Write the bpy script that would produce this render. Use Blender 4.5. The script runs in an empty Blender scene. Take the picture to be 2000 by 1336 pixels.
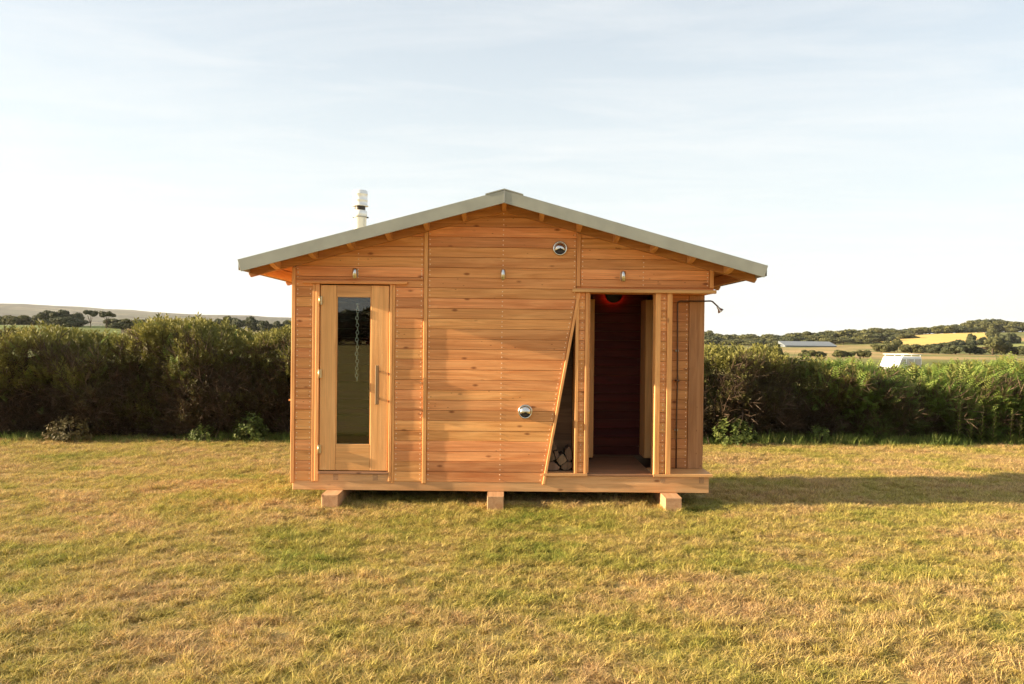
import bpy, math, random
import numpy as np
from mathutils import Vector, Matrix, noise as mn

random.seed(7)
rng = np.random.default_rng(11)
R = math.radians
ORD = ['first', 'second', 'third', 'fourth', 'fifth', 'sixth', 'seventh', 'eighth', 'ninth']

# ------------------------------------------------------------------ camera, sky, sun, exposure
scene = bpy.context.scene
COL = scene.collection
ROLL = 0.0107
cam_d = bpy.data.cameras.new("camera")
cam = bpy.data.objects.new("camera", cam_d)
COL.objects.link(cam)
cam_d.sensor_width = 36.0
cam_d.lens = 36.0 * 1520.0 / 2000.0
cam_d.clip_start = 0.1
cam_d.clip_end = 20000
cam.location = (0, -8, 1.755)
_m = Matrix.Rotation(-math.atan(15 / 1520.0), 4, 'Z') @ Matrix.Rotation(R(90) - math.atan(13 / 1520.0), 4, 'X') @ Matrix.Rotation(ROLL, 4, 'Z')
cam.rotation_euler = _m.to_euler()
scene.camera = cam

SUN_EL, SUN_AZ = R(15.0), R(3.2)          # sun stands to the left, a few degrees in front of the cabin wall
world = bpy.data.worlds.new("World")
scene.world = world
world.use_nodes = True
wn = world.node_tree.nodes
wl = world.node_tree.links
wn.clear()
w_out = wn.new('ShaderNodeOutputWorld')
w_bg = wn.new('ShaderNodeBackground')
w_bg.inputs['Strength'].default_value = 0.062
sky = wn.new('ShaderNodeTexSky')
sky.sky_type = 'NISHITA'
sky.sun_disc = False
sky.sun_elevation = SUN_EL
sky.sun_rotation = math.atan2(-math.cos(SUN_AZ), -math.sin(SUN_AZ))
sky.air_density = 1.0
sky.dust_density = 1.6
sky.ozone_density = 1.0
w_tc = wn.new('ShaderNodeTexCoord')
w_sep = wn.new('ShaderNodeSeparateXYZ')
wl.new(w_tc.outputs['Generated'], w_sep.inputs[0])
# cirrus: direction projected on a high flat layer
w_z = wn.new('ShaderNodeMath'); w_z.operation = 'MAXIMUM'; w_z.inputs[1].default_value = 0.06
wl.new(w_sep.outputs['Z'], w_z.inputs[0])
w_div = wn.new('ShaderNodeVectorMath'); w_div.operation = 'DIVIDE'
w_cmb = wn.new('ShaderNodeCombineXYZ')
for i in range(3):
    wl.new(w_z.outputs[0], w_cmb.inputs[i])
wl.new(w_tc.outputs['Generated'], w_div.inputs[0])
wl.new(w_cmb.outputs[0], w_div.inputs[1])
w_map = wn.new('ShaderNodeMapping')
w_map.inputs['Rotation'].default_value = (0, 0, R(8))
w_map.inputs['Scale'].default_value = (0.55, 1.15, 1.0)
w_map.inputs['Location'].default_value = (3.3, 1.1, 0)
wl.new(w_div.outputs[0], w_map.inputs[0])
w_n = wn.new('ShaderNodeTexNoise')
w_n.inputs['Scale'].default_value = 1.5
w_n.inputs['Detail'].default_value = 8
w_n.inputs['Roughness'].default_value = 0.60
w_n.inputs['Distortion'].default_value = 0.6
wl.new(w_map.outputs[0], w_n.inputs['Vector'])
w_r = wn.new('ShaderNodeMapRange')
w_r.inputs['From Min'].default_value = 0.40
w_r.inputs['From Max'].default_value = 0.72
w_r.inputs['To Min'].default_value = 0.0
w_r.inputs['To Max'].default_value = 0.45
wl.new(w_n.outputs['Fac'], w_r.inputs['Value'])
# milky veil that thickens towards the horizon
w_h = wn.new('ShaderNodeMapRange')
w_h.inputs['From Min'].default_value = 0.0
w_h.inputs['From Max'].default_value = 0.36
w_h.inputs['To Min'].default_value = 0.97
w_h.inputs['To Max'].default_value = 0.55
wl.new(w_sep.outputs['Z'], w_h.inputs['Value'])
w_mix = wn.new('ShaderNodeMixRGB')
w_mix.inputs['Color2'].default_value = (4.3, 4.55, 4.55, 1)
wl.new(w_h.outputs[0], w_mix.inputs['Fac'])
wl.new(sky.outputs[0], w_mix.inputs['Color1'])
w_mix2 = wn.new('ShaderNodeMixRGB')
w_mix2.inputs['Color2'].default_value = (4.6, 4.65, 4.6, 1)
wl.new(w_r.outputs[0], w_mix2.inputs['Fac'])
wl.new(w_mix.outputs[0], w_mix2.inputs['Color1'])
wl.new(w_mix2.outputs[0], w_bg.inputs['Color'])
wl.new(w_bg.outputs[0], w_out.inputs['Surface'])

sun_d = bpy.data.lights.new("sun", 'SUN')
sun_d.energy = 5.0
sun_d.angle = R(0.5)
sun_d.color = (1.0, 0.80, 0.53)
sun = bpy.data.objects.new("sun", sun_d)
COL.objects.link(sun)
_d = Vector((math.cos(SUN_EL) * math.cos(SUN_AZ), math.cos(SUN_EL) * math.sin(SUN_AZ), -math.sin(SUN_EL)))
sun.rotation_euler = _d.to_track_quat('-Z', 'Y').to_euler()
sun.location = (-30, -3, 12)

vs = scene.view_settings
vs.view_transform = 'Standard'
vs.look = 'None'
vs.gamma = 1.0
vs.use_curve_mapping = False
vs.exposure = 1.88
scene.render.engine = 'CYCLES'
scene.cycles.max_bounces = 8
scene.cycles.transparent_max_bounces = 12


# ------------------------------------------------------------------ helpers
def tag(o, label=None, cat=None, group=None, kind=None):
    if label: o['label'] = label
    if cat: o['category'] = cat
    if group: o['group'] = group
    if kind: o['kind'] = kind
    return o


def empty(name, loc=(0, 0, 0), label=None, cat=None, group=None, rz=0.0):
    o = bpy.data.objects.new(name, None)
    o.empty_display_size = 0.1
    o.location = loc
    o.rotation_euler = (0, 0, rz)
    COL.objects.link(o)
    return tag(o, label, cat, group)


class MB:
    """collects simple shapes, builds one mesh object"""
    def __init__(s):
        s.v, s.f, s.sm = [], [], []

    def add(s, vs_, fs, smooth=False):
        b = len(s.v)
        s.v += [tuple(v) for v in vs_]
        for f in fs:
            s.f.append(tuple(i + b for i in f))
            s.sm.append(smooth)
        return s

    def box(s, x0, x1, y0, y1, z0, z1, c=0.0):
        """box with chamfered edges c (chamfer by face insets)"""
        if c <= 0:
            vs_ = [(x, y, z) for x in (x0, x1) for y in (y0, y1) for z in (z0, z1)]
            fs = [(0, 1, 3, 2), (4, 6, 7, 5), (0, 4, 5, 1), (2, 3, 7, 6), (0, 2, 6, 4), (1, 5, 7, 3)]
            return s.add(vs_, fs)
        return s.prism([(x0, z0), (x1, z0), (x1, z1), (x0, z1)], y0, y1, c)

    def prism(s, poly, y0, y1, c=0.0):
        """polygon in XZ (counter-clockwise seen from -y) extruded y0..y1 (y0 is the front); c chamfers the front edge"""
        n = len(poly)
        if c <= 0:
            vs_ = [(p[0], y0, p[1]) for p in poly] + [(p[0], y1, p[1]) for p in poly]
            fs = [tuple(range(n)), tuple(reversed(range(n, 2 * n)))]
            fs += [(i, i + n, (i + 1) % n + n, (i + 1) % n) for i in range(n)]
            return s.add(vs_, fs)
        ins = inset(poly, c)
        vs_ = [(p[0], y0, p[1]) for p in ins] + [(p[0], y0 + c, p[1]) for p in poly] + [(p[0], y1, p[1]) for p in poly]
        fs = [tuple(range(n)), tuple(reversed(range(2 * n, 3 * n)))]
        for k in (0, n):
            fs += [(i + k, i + k + n, (i + 1) % n + k + n, (i + 1) % n + k) for i in range(n)]
        return s.add(vs_, fs)

    def tube(s, pts, r, seg=12, cap=True, smooth=True):
        pts = [Vector(p) for p in pts]
        rs = r if isinstance(r, (list, tuple)) else [r] * len(pts)
        vs_, fs = [], []
        up = None
        for i, p in enumerate(pts):
            t = (pts[min(i + 1, len(pts) - 1)] - pts[max(i - 1, 0)]).normalized()
            if up is None:
                up = Vector((0, 0, 1)) if abs(t.z) < 0.9 else Vector((1, 0, 0))
            a = t.cross(up).normalized()
            up = a.cross(t).normalized()
            for k in range(seg):
                th = 2 * math.pi * k / seg
                vs_.append(p + (a * math.cos(th) + up * math.sin(th)) * rs[i])
        for i in range(len(pts) - 1):
            for k in range(seg):
                k2 = (k + 1) % seg
                fs.append((i * seg + k, i * seg + k2, (i + 1) * seg + k2, (i + 1) * seg + k))
        s.add(vs_, fs, smooth)
        if cap:
            b = len(s.v) - len(vs_)
            s.f.append(tuple(b + k for k in reversed(range(seg)))); s.sm.append(False)
            s.f.append(tuple(b + (len(pts) - 1) * seg + k for k in range(seg))); s.sm.append(False)
        return s

    def lathe(s, prof, seg=24, axis='z', o=(0, 0, 0), smooth=True):
        """prof = [(radius, height)], revolved about axis through o"""
        vs_, fs = [], []
        for (r_, h) in prof:
            for k in range(seg):
                th = 2 * math.pi * k / seg
                c_, s_ = r_ * math.cos(th), r_ * math.sin(th)
                if axis == 'z': vs_.append((o[0] + c_, o[1] + s_, o[2] + h))
                else: vs_.append((o[0] + c_, o[1] + h, o[2] + s_))
        for i in range(len(prof) - 1):
            for k in range(seg):
                k2 = (k + 1) % seg
                fs.append((i * seg + k, i * seg + k2, (i + 1) * seg + k2, (i + 1) * seg + k))
        return s.add(vs_, fs, smooth)

    def build(s, name, mat, parent=None, at=(0, 0, 0)):
        me = bpy.data.meshes.new(name)
        me.from_pydata(s.v, [], s.f)
        me.polygons.foreach_set('use_smooth', s.sm)
        me.materials.append(mat)
        me.update()
        o = bpy.data.objects.new(name, me)
        o.location = at
        COL.objects.link(o)
        if parent: o.parent = parent
        return o


def inset(poly, c):
    n = len(poly)
    out = []
    for i in range(n):
        p0, p1, p2 = Vector(poly[i - 1]), Vector(poly[i]), Vector(poly[(i + 1) % n])
        e1 = (p1 - p0).normalized(); e2 = (p2 - p1).normalized()
        n1 = Vector((-e1.y, e1.x)); n2 = Vector((-e2.y, e2.x))
        b = n1 + n2
        k = c / max(0.35, (1 + n1.dot(n2)))
        out.append((p1.x + b.x * k, p1.y + b.y * k))
    return out


def clip(poly, a, b, c):
    """keep the part of poly where a*x + b*z <= c"""
    out = []
    n = len(poly)
    for i in range(n):
        p, q = poly[i], poly[(i + 1) % n]
        dp, dq = a * p[0] + b * p[1] - c, a * q[0] + b * q[1] - c
        if dp <= 0: out.append(p)
        if (dp < 0 < dq) or (dq < 0 < dp):
            t = dp / (dp - dq)
            out.append((p[0] + (q[0] - p[0]) * t, p[1] + (q[1] - p[1]) * t))
    res = []
    for p in out:
        if not res or (abs(p[0] - res[-1][0]) + abs(p[1] - res[-1][1])) > 2e-3: res.append(p)
    if len(res) > 2 and (abs(res[0][0] - res[-1][0]) + abs(res[0][1] - res[-1][1])) < 2e-3: res.pop()
    return res


def mat_new(name):
    m = bpy.data.materials.new(name)
    m.use_nodes = True
    nt = m.node_tree
    nt.nodes.clear()
    out = nt.nodes.new('ShaderNodeOutputMaterial')
    return m, nt, out


def N(nt, typ, inp=None, **props):
    n = nt.nodes.new(typ)
    for k, v in props.items(): setattr(n, k, v)
    if inp:
        for k, v in inp.items():
            if hasattr(v, 'is_output') or isinstance(v, bpy.types.NodeSocket): nt.links.new(v, n.inputs[k])
            else: n.inputs[k].default_value = v
    return n


def rgb(c): return (c[0], c[1], c[2], 1.0)


def ramp(nt, fac, stops):
    n = nt.nodes.new('ShaderNodeValToRGB')
    nt.links.new(fac, n.inputs[0])
    e = n.color_ramp.elements
    while len(e) < len(stops): e.new(0.5)
    for el, (p, c) in zip(e, stops):
        el.position = p
        el.color = rgb(c) if not isinstance(c, (int, float)) else (c, c, c, 1)
    return n.outputs[0]


def wood(name, dark, light, axis='x', knots=1.0, vary=0.16, rough=0.6, grey=0.0, bump=0.25):
    m, nt, out = mat_new(name)
    tc = N(nt, 'ShaderNodeTexCoord')
    oi = N(nt, 'ShaderNodeObjectInfo')
    off = N(nt, 'ShaderNodeVectorMath', {0: (37.3, 21.7, 53.1)}, operation='SCALE')
    nt.links.new(oi.outputs['Random'], off.inputs['Scale'])
    co = N(nt, 'ShaderNodeVectorMath', {0: tc.outputs['Object'], 1: off.outputs[0]}, operation='ADD').outputs[0]

    def mp(along, across):
        sc = {'x': (along, across, across), 'y': (across, along, across), 'z': (across, across, along)}[axis]
        return N(nt, 'ShaderNodeMapping', {'Vector': co, 'Scale': sc}).outputs[0]
    g1 = N(nt, 'ShaderNodeTexNoise', {'Vector': mp(1.1, 16), 'Scale': 1.0, 'Detail': 7, 'Roughness': 0.62, 'Distortion': 1.1}).outputs['Fac']
    g2 = N(nt, 'ShaderNodeTexNoise', {'Vector': mp(2.0, 95), 'Scale': 1.0, 'Detail': 3, 'Roughness': 0.6}).outputs['Fac']
    g3 = N(nt, 'ShaderNodeTexNoise', {'Vector': mp(0.9, 3.0), 'Scale': 1.0, 'Detail': 3}).outputs['Fac']
    mid = tuple((a + b) / 2 for a, b in zip(dark, light))
    c1 = ramp(nt, g1, [(0.30, dark), (0.5, mid), (0.68, light)])
    c2 = N(nt, 'ShaderNodeMixRGB', {'Fac': 0.34, 'Color1': c1, 'Color2': ramp(nt, g2, [(0.3, 0.45), (0.65, 1.0)])}, blend_type='MULTIPLY').outputs[0]
    c3 = N(nt, 'ShaderNodeMixRGB', {'Fac': 0.45, 'Color1': c2, 'Color2': ramp(nt, g3, [(0.3, (0.62, 0.55, 0.50)), (0.65, (1.06, 1.04, 1.0))])}, blend_type='MULTIPLY').outputs[0]
    # knots
    vo = N(nt, 'ShaderNodeTexVoronoi', {'Vector': mp(4.2, 9.5), 'Scale': 1.0})
    kd = N(nt, 'ShaderNodeMapRange', {'Value': vo.outputs['Distance'], 'From Min': 0.07, 'From Max': 0.17, 'To Min': 1.0, 'To Max': 0.0}).outputs[0]
    sx = N(nt, 'ShaderNodeSeparateColor', {0: vo.outputs['Color']})
    pick = N(nt, 'ShaderNodeMath', {0: sx.outputs[0], 1: 1.0 - 0.36 * knots}, operation='GREATER_THAN').outputs[0]
    kf = N(nt, 'ShaderNodeMath', {0: kd, 1: pick}, operation='MULTIPLY').outputs[0]
    kf2 = N(nt, 'ShaderNodeMath', {0: kf, 1: 0.8}, operation='MULTIPLY').outputs[0]
    c4 = N(nt, 'ShaderNodeMixRGB', {'Fac': kf2, 'Color1': c3, 'Color2': rgb((dark[0] * .32, dark[1] * .22, dark[2] * .2))}).outputs[0]
    # fine specks and small pin knots
    v2 = N(nt, 'ShaderNodeTexVoronoi', {'Vector': mp(9, 19), 'Scale': 1.0})
    k2 = N(nt, 'ShaderNodeMapRange', {'Value': v2.outputs['Distance'], 'From Min': 0.05, 'From Max': 0.11, 'To Min': 0.7, 'To Max': 0.0}).outputs[0]
    s2 = N(nt, 'ShaderNodeSeparateColor', {0: v2.outputs['Color']})
    p2 = N(nt, 'ShaderNodeMath', {0: s2.outputs[1], 1: 1.0 - 0.2 * knots}, operation='GREATER_THAN').outputs[0]
    f2 = N(nt, 'ShaderNodeMath', {0: k2, 1: p2}, operation='MULTIPLY').outputs[0]
    c5 = N(nt, 'ShaderNodeMixRGB', {'Fac': f2, 'Color1': c4, 'Color2': rgb((dark[0] * .3, dark[1] * .22, dark[2] * .2))}).outputs[0]
    val = N(nt, 'ShaderNodeMapRange', {'Value': oi.outputs['Random'], 'To Min': 1 - vary, 'To Max': 1 + vary * 0.8}).outputs[0]
    wv = N(nt, 'ShaderNodeMath', {0: oi.outputs['Random'], 1: 7.31}, operation='MULTIPLY').outputs[0]
    fr = N(nt, 'ShaderNodeMath', {0: wv}, operation='FRACT').outputs[0]
    hue = N(nt, 'ShaderNodeMapRange', {'Value': fr, 'To Min': 0.5 - vary * 0.045, 'To Max': 0.5 + vary * 0.03}).outputs[0]
    c6 = N(nt, 'ShaderNodeHueSaturation', {'Hue': hue, 'Saturation': 1.0 - grey, 'Value': val, 'Color': c5}).outputs[0]
    b = N(nt, 'ShaderNodeBump', {'Strength': bump, 'Distance': 0.004, 'Height': g2}).outputs[0]
    p = N(nt, 'ShaderNodeBsdfPrincipled', {'Base Color': c6, 'Roughness': rough, 'Normal': b})
    p.inputs['Specular IOR Level'].default_value = 0.25
    nt.links.new(p.outputs[0], out.inputs[0])
    return m


def plain(name, col, rough=0.5, metal=0.0, scale=8.0, amt=0.15, bump=0.0, spec=0.5):
    m, nt, out = mat_new(name)
    tc = N(nt, 'ShaderNodeTexCoord')
    n = N(nt, 'ShaderNodeTexNoise', {'Vector': tc.outputs['Object'], 'Scale': scale, 'Detail': 6}).outputs['Fac']
    c = ramp(nt, n, [(0.3, tuple(v * (1 - amt) for v in col)), (0.7, tuple(min(1, v * (1 + amt)) for v in col))])
    p = N(nt, 'ShaderNodeBsdfPrincipled', {'Base Color': c, 'Metallic': metal})
    p.inputs['Specular IOR Level'].default_value = spec
    rr = N(nt, 'ShaderNodeMapRange', {'Value': n, 'To Min': max(0.02, rough - .1), 'To Max': rough + .1}).outputs[0]
    nt.links.new(rr, p.inputs['Roughness'])
    if bump:
        bb = N(nt, 'ShaderNodeBump', {'Strength': bump, 'Distance': 0.01, 'Height': n}).outputs[0]
        nt.links.new(bb, p.inputs['Normal'])
    nt.links.new(p.outputs[0], out.inputs[0])
    return m


def foliage(name, stops, trans=0.25, noise_scale=0.8, rough=0.6, attr_w=0.6):
    m, nt, out = mat_new(name)
    at = N(nt, 'ShaderNodeAttribute', attribute_name='rnd').outputs['Fac']
    ge = N(nt, 'ShaderNodeNewGeometry')
    n = N(nt, 'ShaderNodeTexNoise', {'Vector': ge.outputs['Position'], 'Scale': noise_scale, 'Detail': 4}).outputs['Fac']
    n2 = N(nt, 'ShaderNodeMapRange', {'Value': n, 'From Min': 0.3, 'From Max': 0.7}).outputs[0]
    a = N(nt, 'ShaderNodeMath', {0: at, 1: attr_w}, operation='MULTIPLY').outputs[0]
    b = N(nt, 'ShaderNodeMath', {0: n2, 1: 1 - attr_w}, operation='MULTIPLY').outputs[0]
    f = N(nt, 'ShaderNodeMath', {0: a, 1: b}, operation='ADD').outputs[0]
    c = ramp(nt, f, stops)
    p = N(nt, 'ShaderNodeBsdfPrincipled', {'Base Color': c, 'Roughness': rough})
    p.inputs['Specular IOR Level'].default_value = 0.2
    t = N(nt, 'ShaderNodeBsdfTranslucent', {'Color': c})
    mx = N(nt, 'ShaderNodeMixShader', {0: trans, 1: p.outputs[0], 2: t.outputs[0]})
    nt.links.new(mx.outputs[0], out.inputs[0])
    return m


# ------------------------------------------------------------------ materials
M_clad = wood('larch_cladding', (0.66, 0.262, 0.080), (0.96, 0.485, 0.185), 'x', 1.5, 0.18)
M_cladv = wood('larch_upright', (0.72, 0.32, 0.105), (0.93, 0.49, 0.19), 'z', 0.3, 0.08)
M_trim = wood('larch_trim', (0.64, 0.32, 0.115), (0.84, 0.50, 0.22), 'x', 0.3, 0.08)
M_beam = wood('beam_timber', (0.60, 0.31, 0.125), (0.80, 0.47, 0.225), 'x', 1.2, 0.05)
M_skid = wood('skid_timber', (0.50, 0.27, 0.13), (0.64, 0.40, 0.22), 'y', 0.6, 0.08)
M_door = wood('door_oak', (0.76, 0.375, 0.13), (0.95, 0.53, 0.215), 'z', 0.12, 0.06)
M_doorx = wood('door_oak_rail', (0.66, 0.32, 0.11), (0.84, 0.47, 0.19), 'x', 0.12, 0.06)
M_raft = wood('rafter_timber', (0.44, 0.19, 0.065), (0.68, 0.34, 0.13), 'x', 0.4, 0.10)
M_purl = wood('purlin_timber', (0.58, 0.28, 0.10), (0.80, 0.45, 0.18), 'y', 0.2, 0.10)
M_side = wood('side_cladding', (0.50, 0.22, 0.075), (0.72, 0.39, 0.16), 'y', 0.8, 0.12)
M_nook = wood('nook_cladding', (0.48, 0.20, 0.065), (0.70, 0.34, 0.135), 'x', 0.8, 0.12)
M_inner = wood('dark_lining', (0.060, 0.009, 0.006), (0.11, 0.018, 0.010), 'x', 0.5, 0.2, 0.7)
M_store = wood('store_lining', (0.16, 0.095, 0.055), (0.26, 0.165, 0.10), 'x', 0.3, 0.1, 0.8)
M_floor = wood('worn_deck', (0.24, 0.12, 0.06), (0.42, 0.24, 0.13), 'x', 0.2, 0.12, 0.55)
M_bark = wood('log_bark', (0.06, 0.038, 0.024), (0.14, 0.09, 0.06), 'y', 0.2, 0.3, 0.85, bump=0.8)
M_logend = wood('log_split_face', (0.11, 0.072, 0.045), (0.22, 0.155, 0.10), 'z', 0.1, 0.3, 0.8, bump=0.6)
M_galv = plain('roof_metal', (0.30, 0.31, 0.265), 0.5, 0.0, 6.0, 0.10)
M_steel = plain('stainless', (0.62, 0.60, 0.56), 0.22, 1.0, 20.0, 0.05)
M_brush = plain('brushed_steel', (0.42, 0.40, 0.35), 0.38, 1.0, 30.0, 0.08)
M_flue = plain('flue_steel', (0.80, 0.79, 0.76), 0.42, 0.55, 10.0, 0.06)
M_iron = plain('dark_metal', (0.05, 0.042, 0.035), 0.45, 0.6, 20.0, 0.1)
M_copper = plain('pipe_metal', (0.10, 0.06, 0.04), 0.4, 0.7, 20.0, 0.2)
M_black = plain('lamp_black', (0.010, 0.008, 0.008), 0.6, 0.0)
M_nail = plain('nail_head', (0.85, 0.66, 0.44), 0.45, 0.2, 10.0, 0.05)
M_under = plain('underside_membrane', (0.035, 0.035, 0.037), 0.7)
M_brass = plain('hinge_brass', (0.62, 0.50, 0.30), 0.35, 0.8)

m, nt, out = mat_new('glass')
fr = N(nt, 'ShaderNodeFresnel', {'IOR': 1.52}).outputs[0]
fr2 = N(nt, 'ShaderNodeMath', {0: fr, 1: 1.05}, operation='MULTIPLY', use_clamp=True).outputs[0]
tr = N(nt, 'ShaderNodeBsdfTransparent', {'Color': (0.86, 0.90, 0.86, 1)})
gl = N(nt, 'ShaderNodeBsdfGlossy', {'Roughness': 0.015, 'Color': (1, 1, 1, 1)})
tcg = N(nt, 'ShaderNodeTexCoord')
ng = N(nt, 'ShaderNodeTexNoise', {'Vector': tcg.outputs['Object'], 'Scale': 2.2, 'Detail': 2}).outputs['Fac']
bg_ = N(nt, 'ShaderNodeBump', {'Strength': 0.02, 'Distance': 0.01, 'Height': ng}).outputs[0]
nt.links.new(bg_, gl.inputs['Normal'])
mxg = N(nt, 'ShaderNodeMixShader', {0: fr2, 1: tr.outputs[0], 2: gl.outputs[0]})
nt.links.new(mxg.outputs[0], out.inputs[0])
M_glass = m

m, nt, out = mat_new('red_lamp')
e = N(nt, 'ShaderNodeEmission', {'Color': (1.0, 0.045, 0.012, 1), 'Strength': 2.2})
nt.links.new(e.outputs[0], out.inputs[0])
M_red = m


# ------------------------------------------------------------------ terrain
def sstep(a, b, v):
    t = np.clip((v - a) / (b - a), 0, 1)
    return t * t * (3 - 2 * t)


def H(x, y):
    """ground height; works on arrays"""
    x = np.asarray(x, float); y = np.asarray(y, float)
    v = np.maximum(y + 8, 0.001)
    d = np.hypot(x, y + 8)
    ahead = sstep(16, 60, v)
    z = -1.1 * ahead
    z = z + 3.6 * sstep(60, 150, v) * sstep(-10, -75, x) * (1 - 0.6 * sstep(200, 500, v))
    A = 5.6 * sstep(95, 205, x) + 2.6 * sstep(190, 300, x)
    z = z + A * sstep(205, 350, v) * (1 - 0.7 * sstep(385, 640, v))
    # far ridge
    ridge = 34 + 46 * sstep(900, -2600, x) + 7 * np.sin(x / 310.0) + 4 * np.sin(x / 120.0 + 1)
    ridge = ridge - 60 * sstep(-300, 800, x)
    z = z + ridge * sstep(1100, 2700, d) * sstep(0, 600, v)
    z = z + (2.2 * np.sin(x / 37.0 + 1.3) * np.sin(x / 91.0) + 1.3 * np.sin(x / 17.0 + y / 60.0)) * sstep(1500, 2600, d) * sstep(0, 600, v)
    return z


def Hs(x, y): return float(H(x, y))


def small(x, y):
    return 0.020 * (mn.noise(Vector((x * .7, y * .7, 0))) + 0.9 * mn.noise(Vector((x * 2.3, y * 2.9, 5))))


# ground material: lawn close by, rough straw coloured field and pasture further off
def lawn_color(nt, rnd_socket=None):
    ge = N(nt, 'ShaderNodeNewGeometry')
    P = ge.outputs['Position']
    mp = N(nt, 'ShaderNodeMapping', {'Vector': P, 'Scale': (0.8, 1.25, 1)}).outputs[0]
    n1 = N(nt, 'ShaderNodeTexNoise', {'Vector': mp, 'Scale': 0.95, 'Detail': 5, 'Roughness': 0.6, 'Distortion': 0.4}).outputs['Fac']
    n2 = N(nt, 'ShaderNodeTexNoise', {'Vector': P, 'Scale': 5.5, 'Detail': 4}).outputs['Fac']
    # a greener band in front of the cabin
    sep = N(nt, 'ShaderNodeSeparateXYZ', {0: P})
    a = N(nt, 'ShaderNodeMath', {0: sep.outputs['Y'], 1: 1.35}, operation='ADD').outputs[0]
    a = N(nt, 'ShaderNodeMath', {0: a, 1: 1.1}, operation='DIVIDE').outputs[0]
    a = N(nt, 'ShaderNodeMath', {0: a, 1: a}, operation='MULTIPLY').outputs[0]
    b = N(nt, 'ShaderNodeMath', {0: sep.outputs['X'], 1: 0.3}, operation='ADD').outputs[0]
    b = N(nt, 'ShaderNodeMath', {0: b, 1: 2.4}, operation='DIVIDE').outputs[0]
    b = N(nt, 'ShaderNodeMath', {0: b, 1: b}, operation='MULTIPLY').outputs[0]
    s = N(nt, 'ShaderNodeMath', {0: a, 1: b}, operation='ADD').outputs[0]
    g = N(nt, 'ShaderNodeMapRange', {'Value': s, 'From Min': 0.0, 'From Max': 1.6, 'To Min': 0.15, 'To Max': 0.0}).outputs[0]
    f = N(nt, 'ShaderNodeMath', {0: n1, 1: g}, operation='ADD').outputs[0]
    f2 = N(nt, 'ShaderNodeMath', {0: n2, 1: 0.5}, operation='SUBTRACT').outputs[0]
    f3 = N(nt, 'ShaderNodeMath', {0: f2, 1: 0.42}, operation='MULTIPLY').outputs[0]
    f = N(nt, 'ShaderNodeMath', {0: f, 1: f3}, operation='ADD').outputs[0]
    f = N(nt, 'ShaderNodeMath', {0: f, 1: 0.050}, operation='SUBTRACT').outputs[0]
    if rnd_socket is not None:
        r0 = N(nt, 'ShaderNodeMath', {0: rnd_socket, 1: 0.5}, operation='SUBTRACT').outputs[0]
        r1 = N(nt, 'ShaderNodeMath', {0: r0, 1: 0.22}, operation='MULTIPLY').outputs[0]
        f = N(nt, 'ShaderNodeMath', {0: f, 1: r1}, operation='ADD').outputs[0]
    return ramp(nt, f, [(0.28, (0.63, 0.42, 0.20)), (0.40, (0.61, 0.455, 0.165)), (0.52, (0.52, 0.425, 0.11)), (0.64, (0.39, 0.37, 0.075)), (0.78, (0.19, 0.255, 0.038))])


m, nt, out = mat_new('ground_turf')
lc = lawn_color(nt)
ge = N(nt, 'ShaderNodeNewGeometry')
sep = N(nt, 'ShaderNodeSeparateXYZ', {0: ge.outputs['Position']})
far = N(nt, 'ShaderNodeMapRange', {'Value': sep.outputs['Y'], 'From Min': 5.5, 'From Max': 9}).outputs[0]
nf = N(nt, 'ShaderNodeTexNoise', {'Vector': ge.outputs['Position'], 'Scale': 0.02, 'Detail': 6, 'Roughness': 0.6}).outputs['Fac']
nf2 = N(nt, 'ShaderNodeTexNoise', {'Vector': ge.outputs['Position'], 'Scale': 0.6, 'Detail': 6, 'Roughness': 0.7}).outputs['Fac']
fld = ramp(nt, nf, [(0.40, (0.15, 0.16, 0.05)), (0.50, (0.22, 0.21, 0.07)), (0.55, (0.36, 0.27, 0.11)), (0.62, (0.46, 0.31, 0.15))])
fld = N(nt, 'ShaderNodeMixRGB', {'Fac': 0.6, 'Color1': fld, 'Color2': ramp(nt, nf2, [(0.3, 0.5), (0.7, 1.0)])}, blend_type='MULTIPLY').outputs[0]
# far hills: hedged pasture patchwork
vf = N(nt, 'ShaderNodeTexVoronoi', {'Vector': ge.outputs['Position'], 'Scale': 0.0065})
vs_ = N(nt, 'ShaderNodeSeparateColor', {0: vf.outputs['Color']}).outputs[0]
pat = ramp(nt, vs_, [(0.0, (0.035, 0.045, 0.025)), (0.35, (0.055, 0.065, 0.032)), (0.6, (0.11, 0.10, 0.055)), (0.8, (0.04, 0.05, 0.028))])
ln = N(nt, 'ShaderNodeVectorMath', {0: ge.outputs['Position']}, operation='LENGTH').outputs['Value']
ve = N(nt, 'ShaderNodeTexVoronoi', {'Vector': ge.outputs['Position'], 'Scale': 0.0065}, feature='DISTANCE_TO_EDGE').outputs['Distance']
hd_ = N(nt, 'ShaderNodeMapRange', {'Value': ve, 'From Min': 0.04, 'From Max': 0.09, 'To Min': 0.25, 'To Max': 1.0}).outputs[0]
nh = N(nt, 'ShaderNodeTexNoise', {'Vector': ge.outputs['Position'], 'Scale': 0.02, 'Detail': 6, 'Roughness': 0.7}).outputs['Fac']
nh2 = ramp(nt, nh, [(0.42, 0.35), (0.60, 1.0)])
pat = N(nt, 'ShaderNodeMixRGB', {'Fac': 1.0, 'Color1': pat, 'Color2': hd_}, blend_type='MULTIPLY').outputs[0]
pat = N(nt, 'ShaderNodeMixRGB', {'Fac': 0.8, 'Color1': pat, 'Color2': nh2}, blend_type='MULTIPLY').outputs[0]
fh = N(nt, 'ShaderNodeMapRange', {'Value': ln, 'From Min': 700, 'From Max': 1000}).outputs[0]
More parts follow.
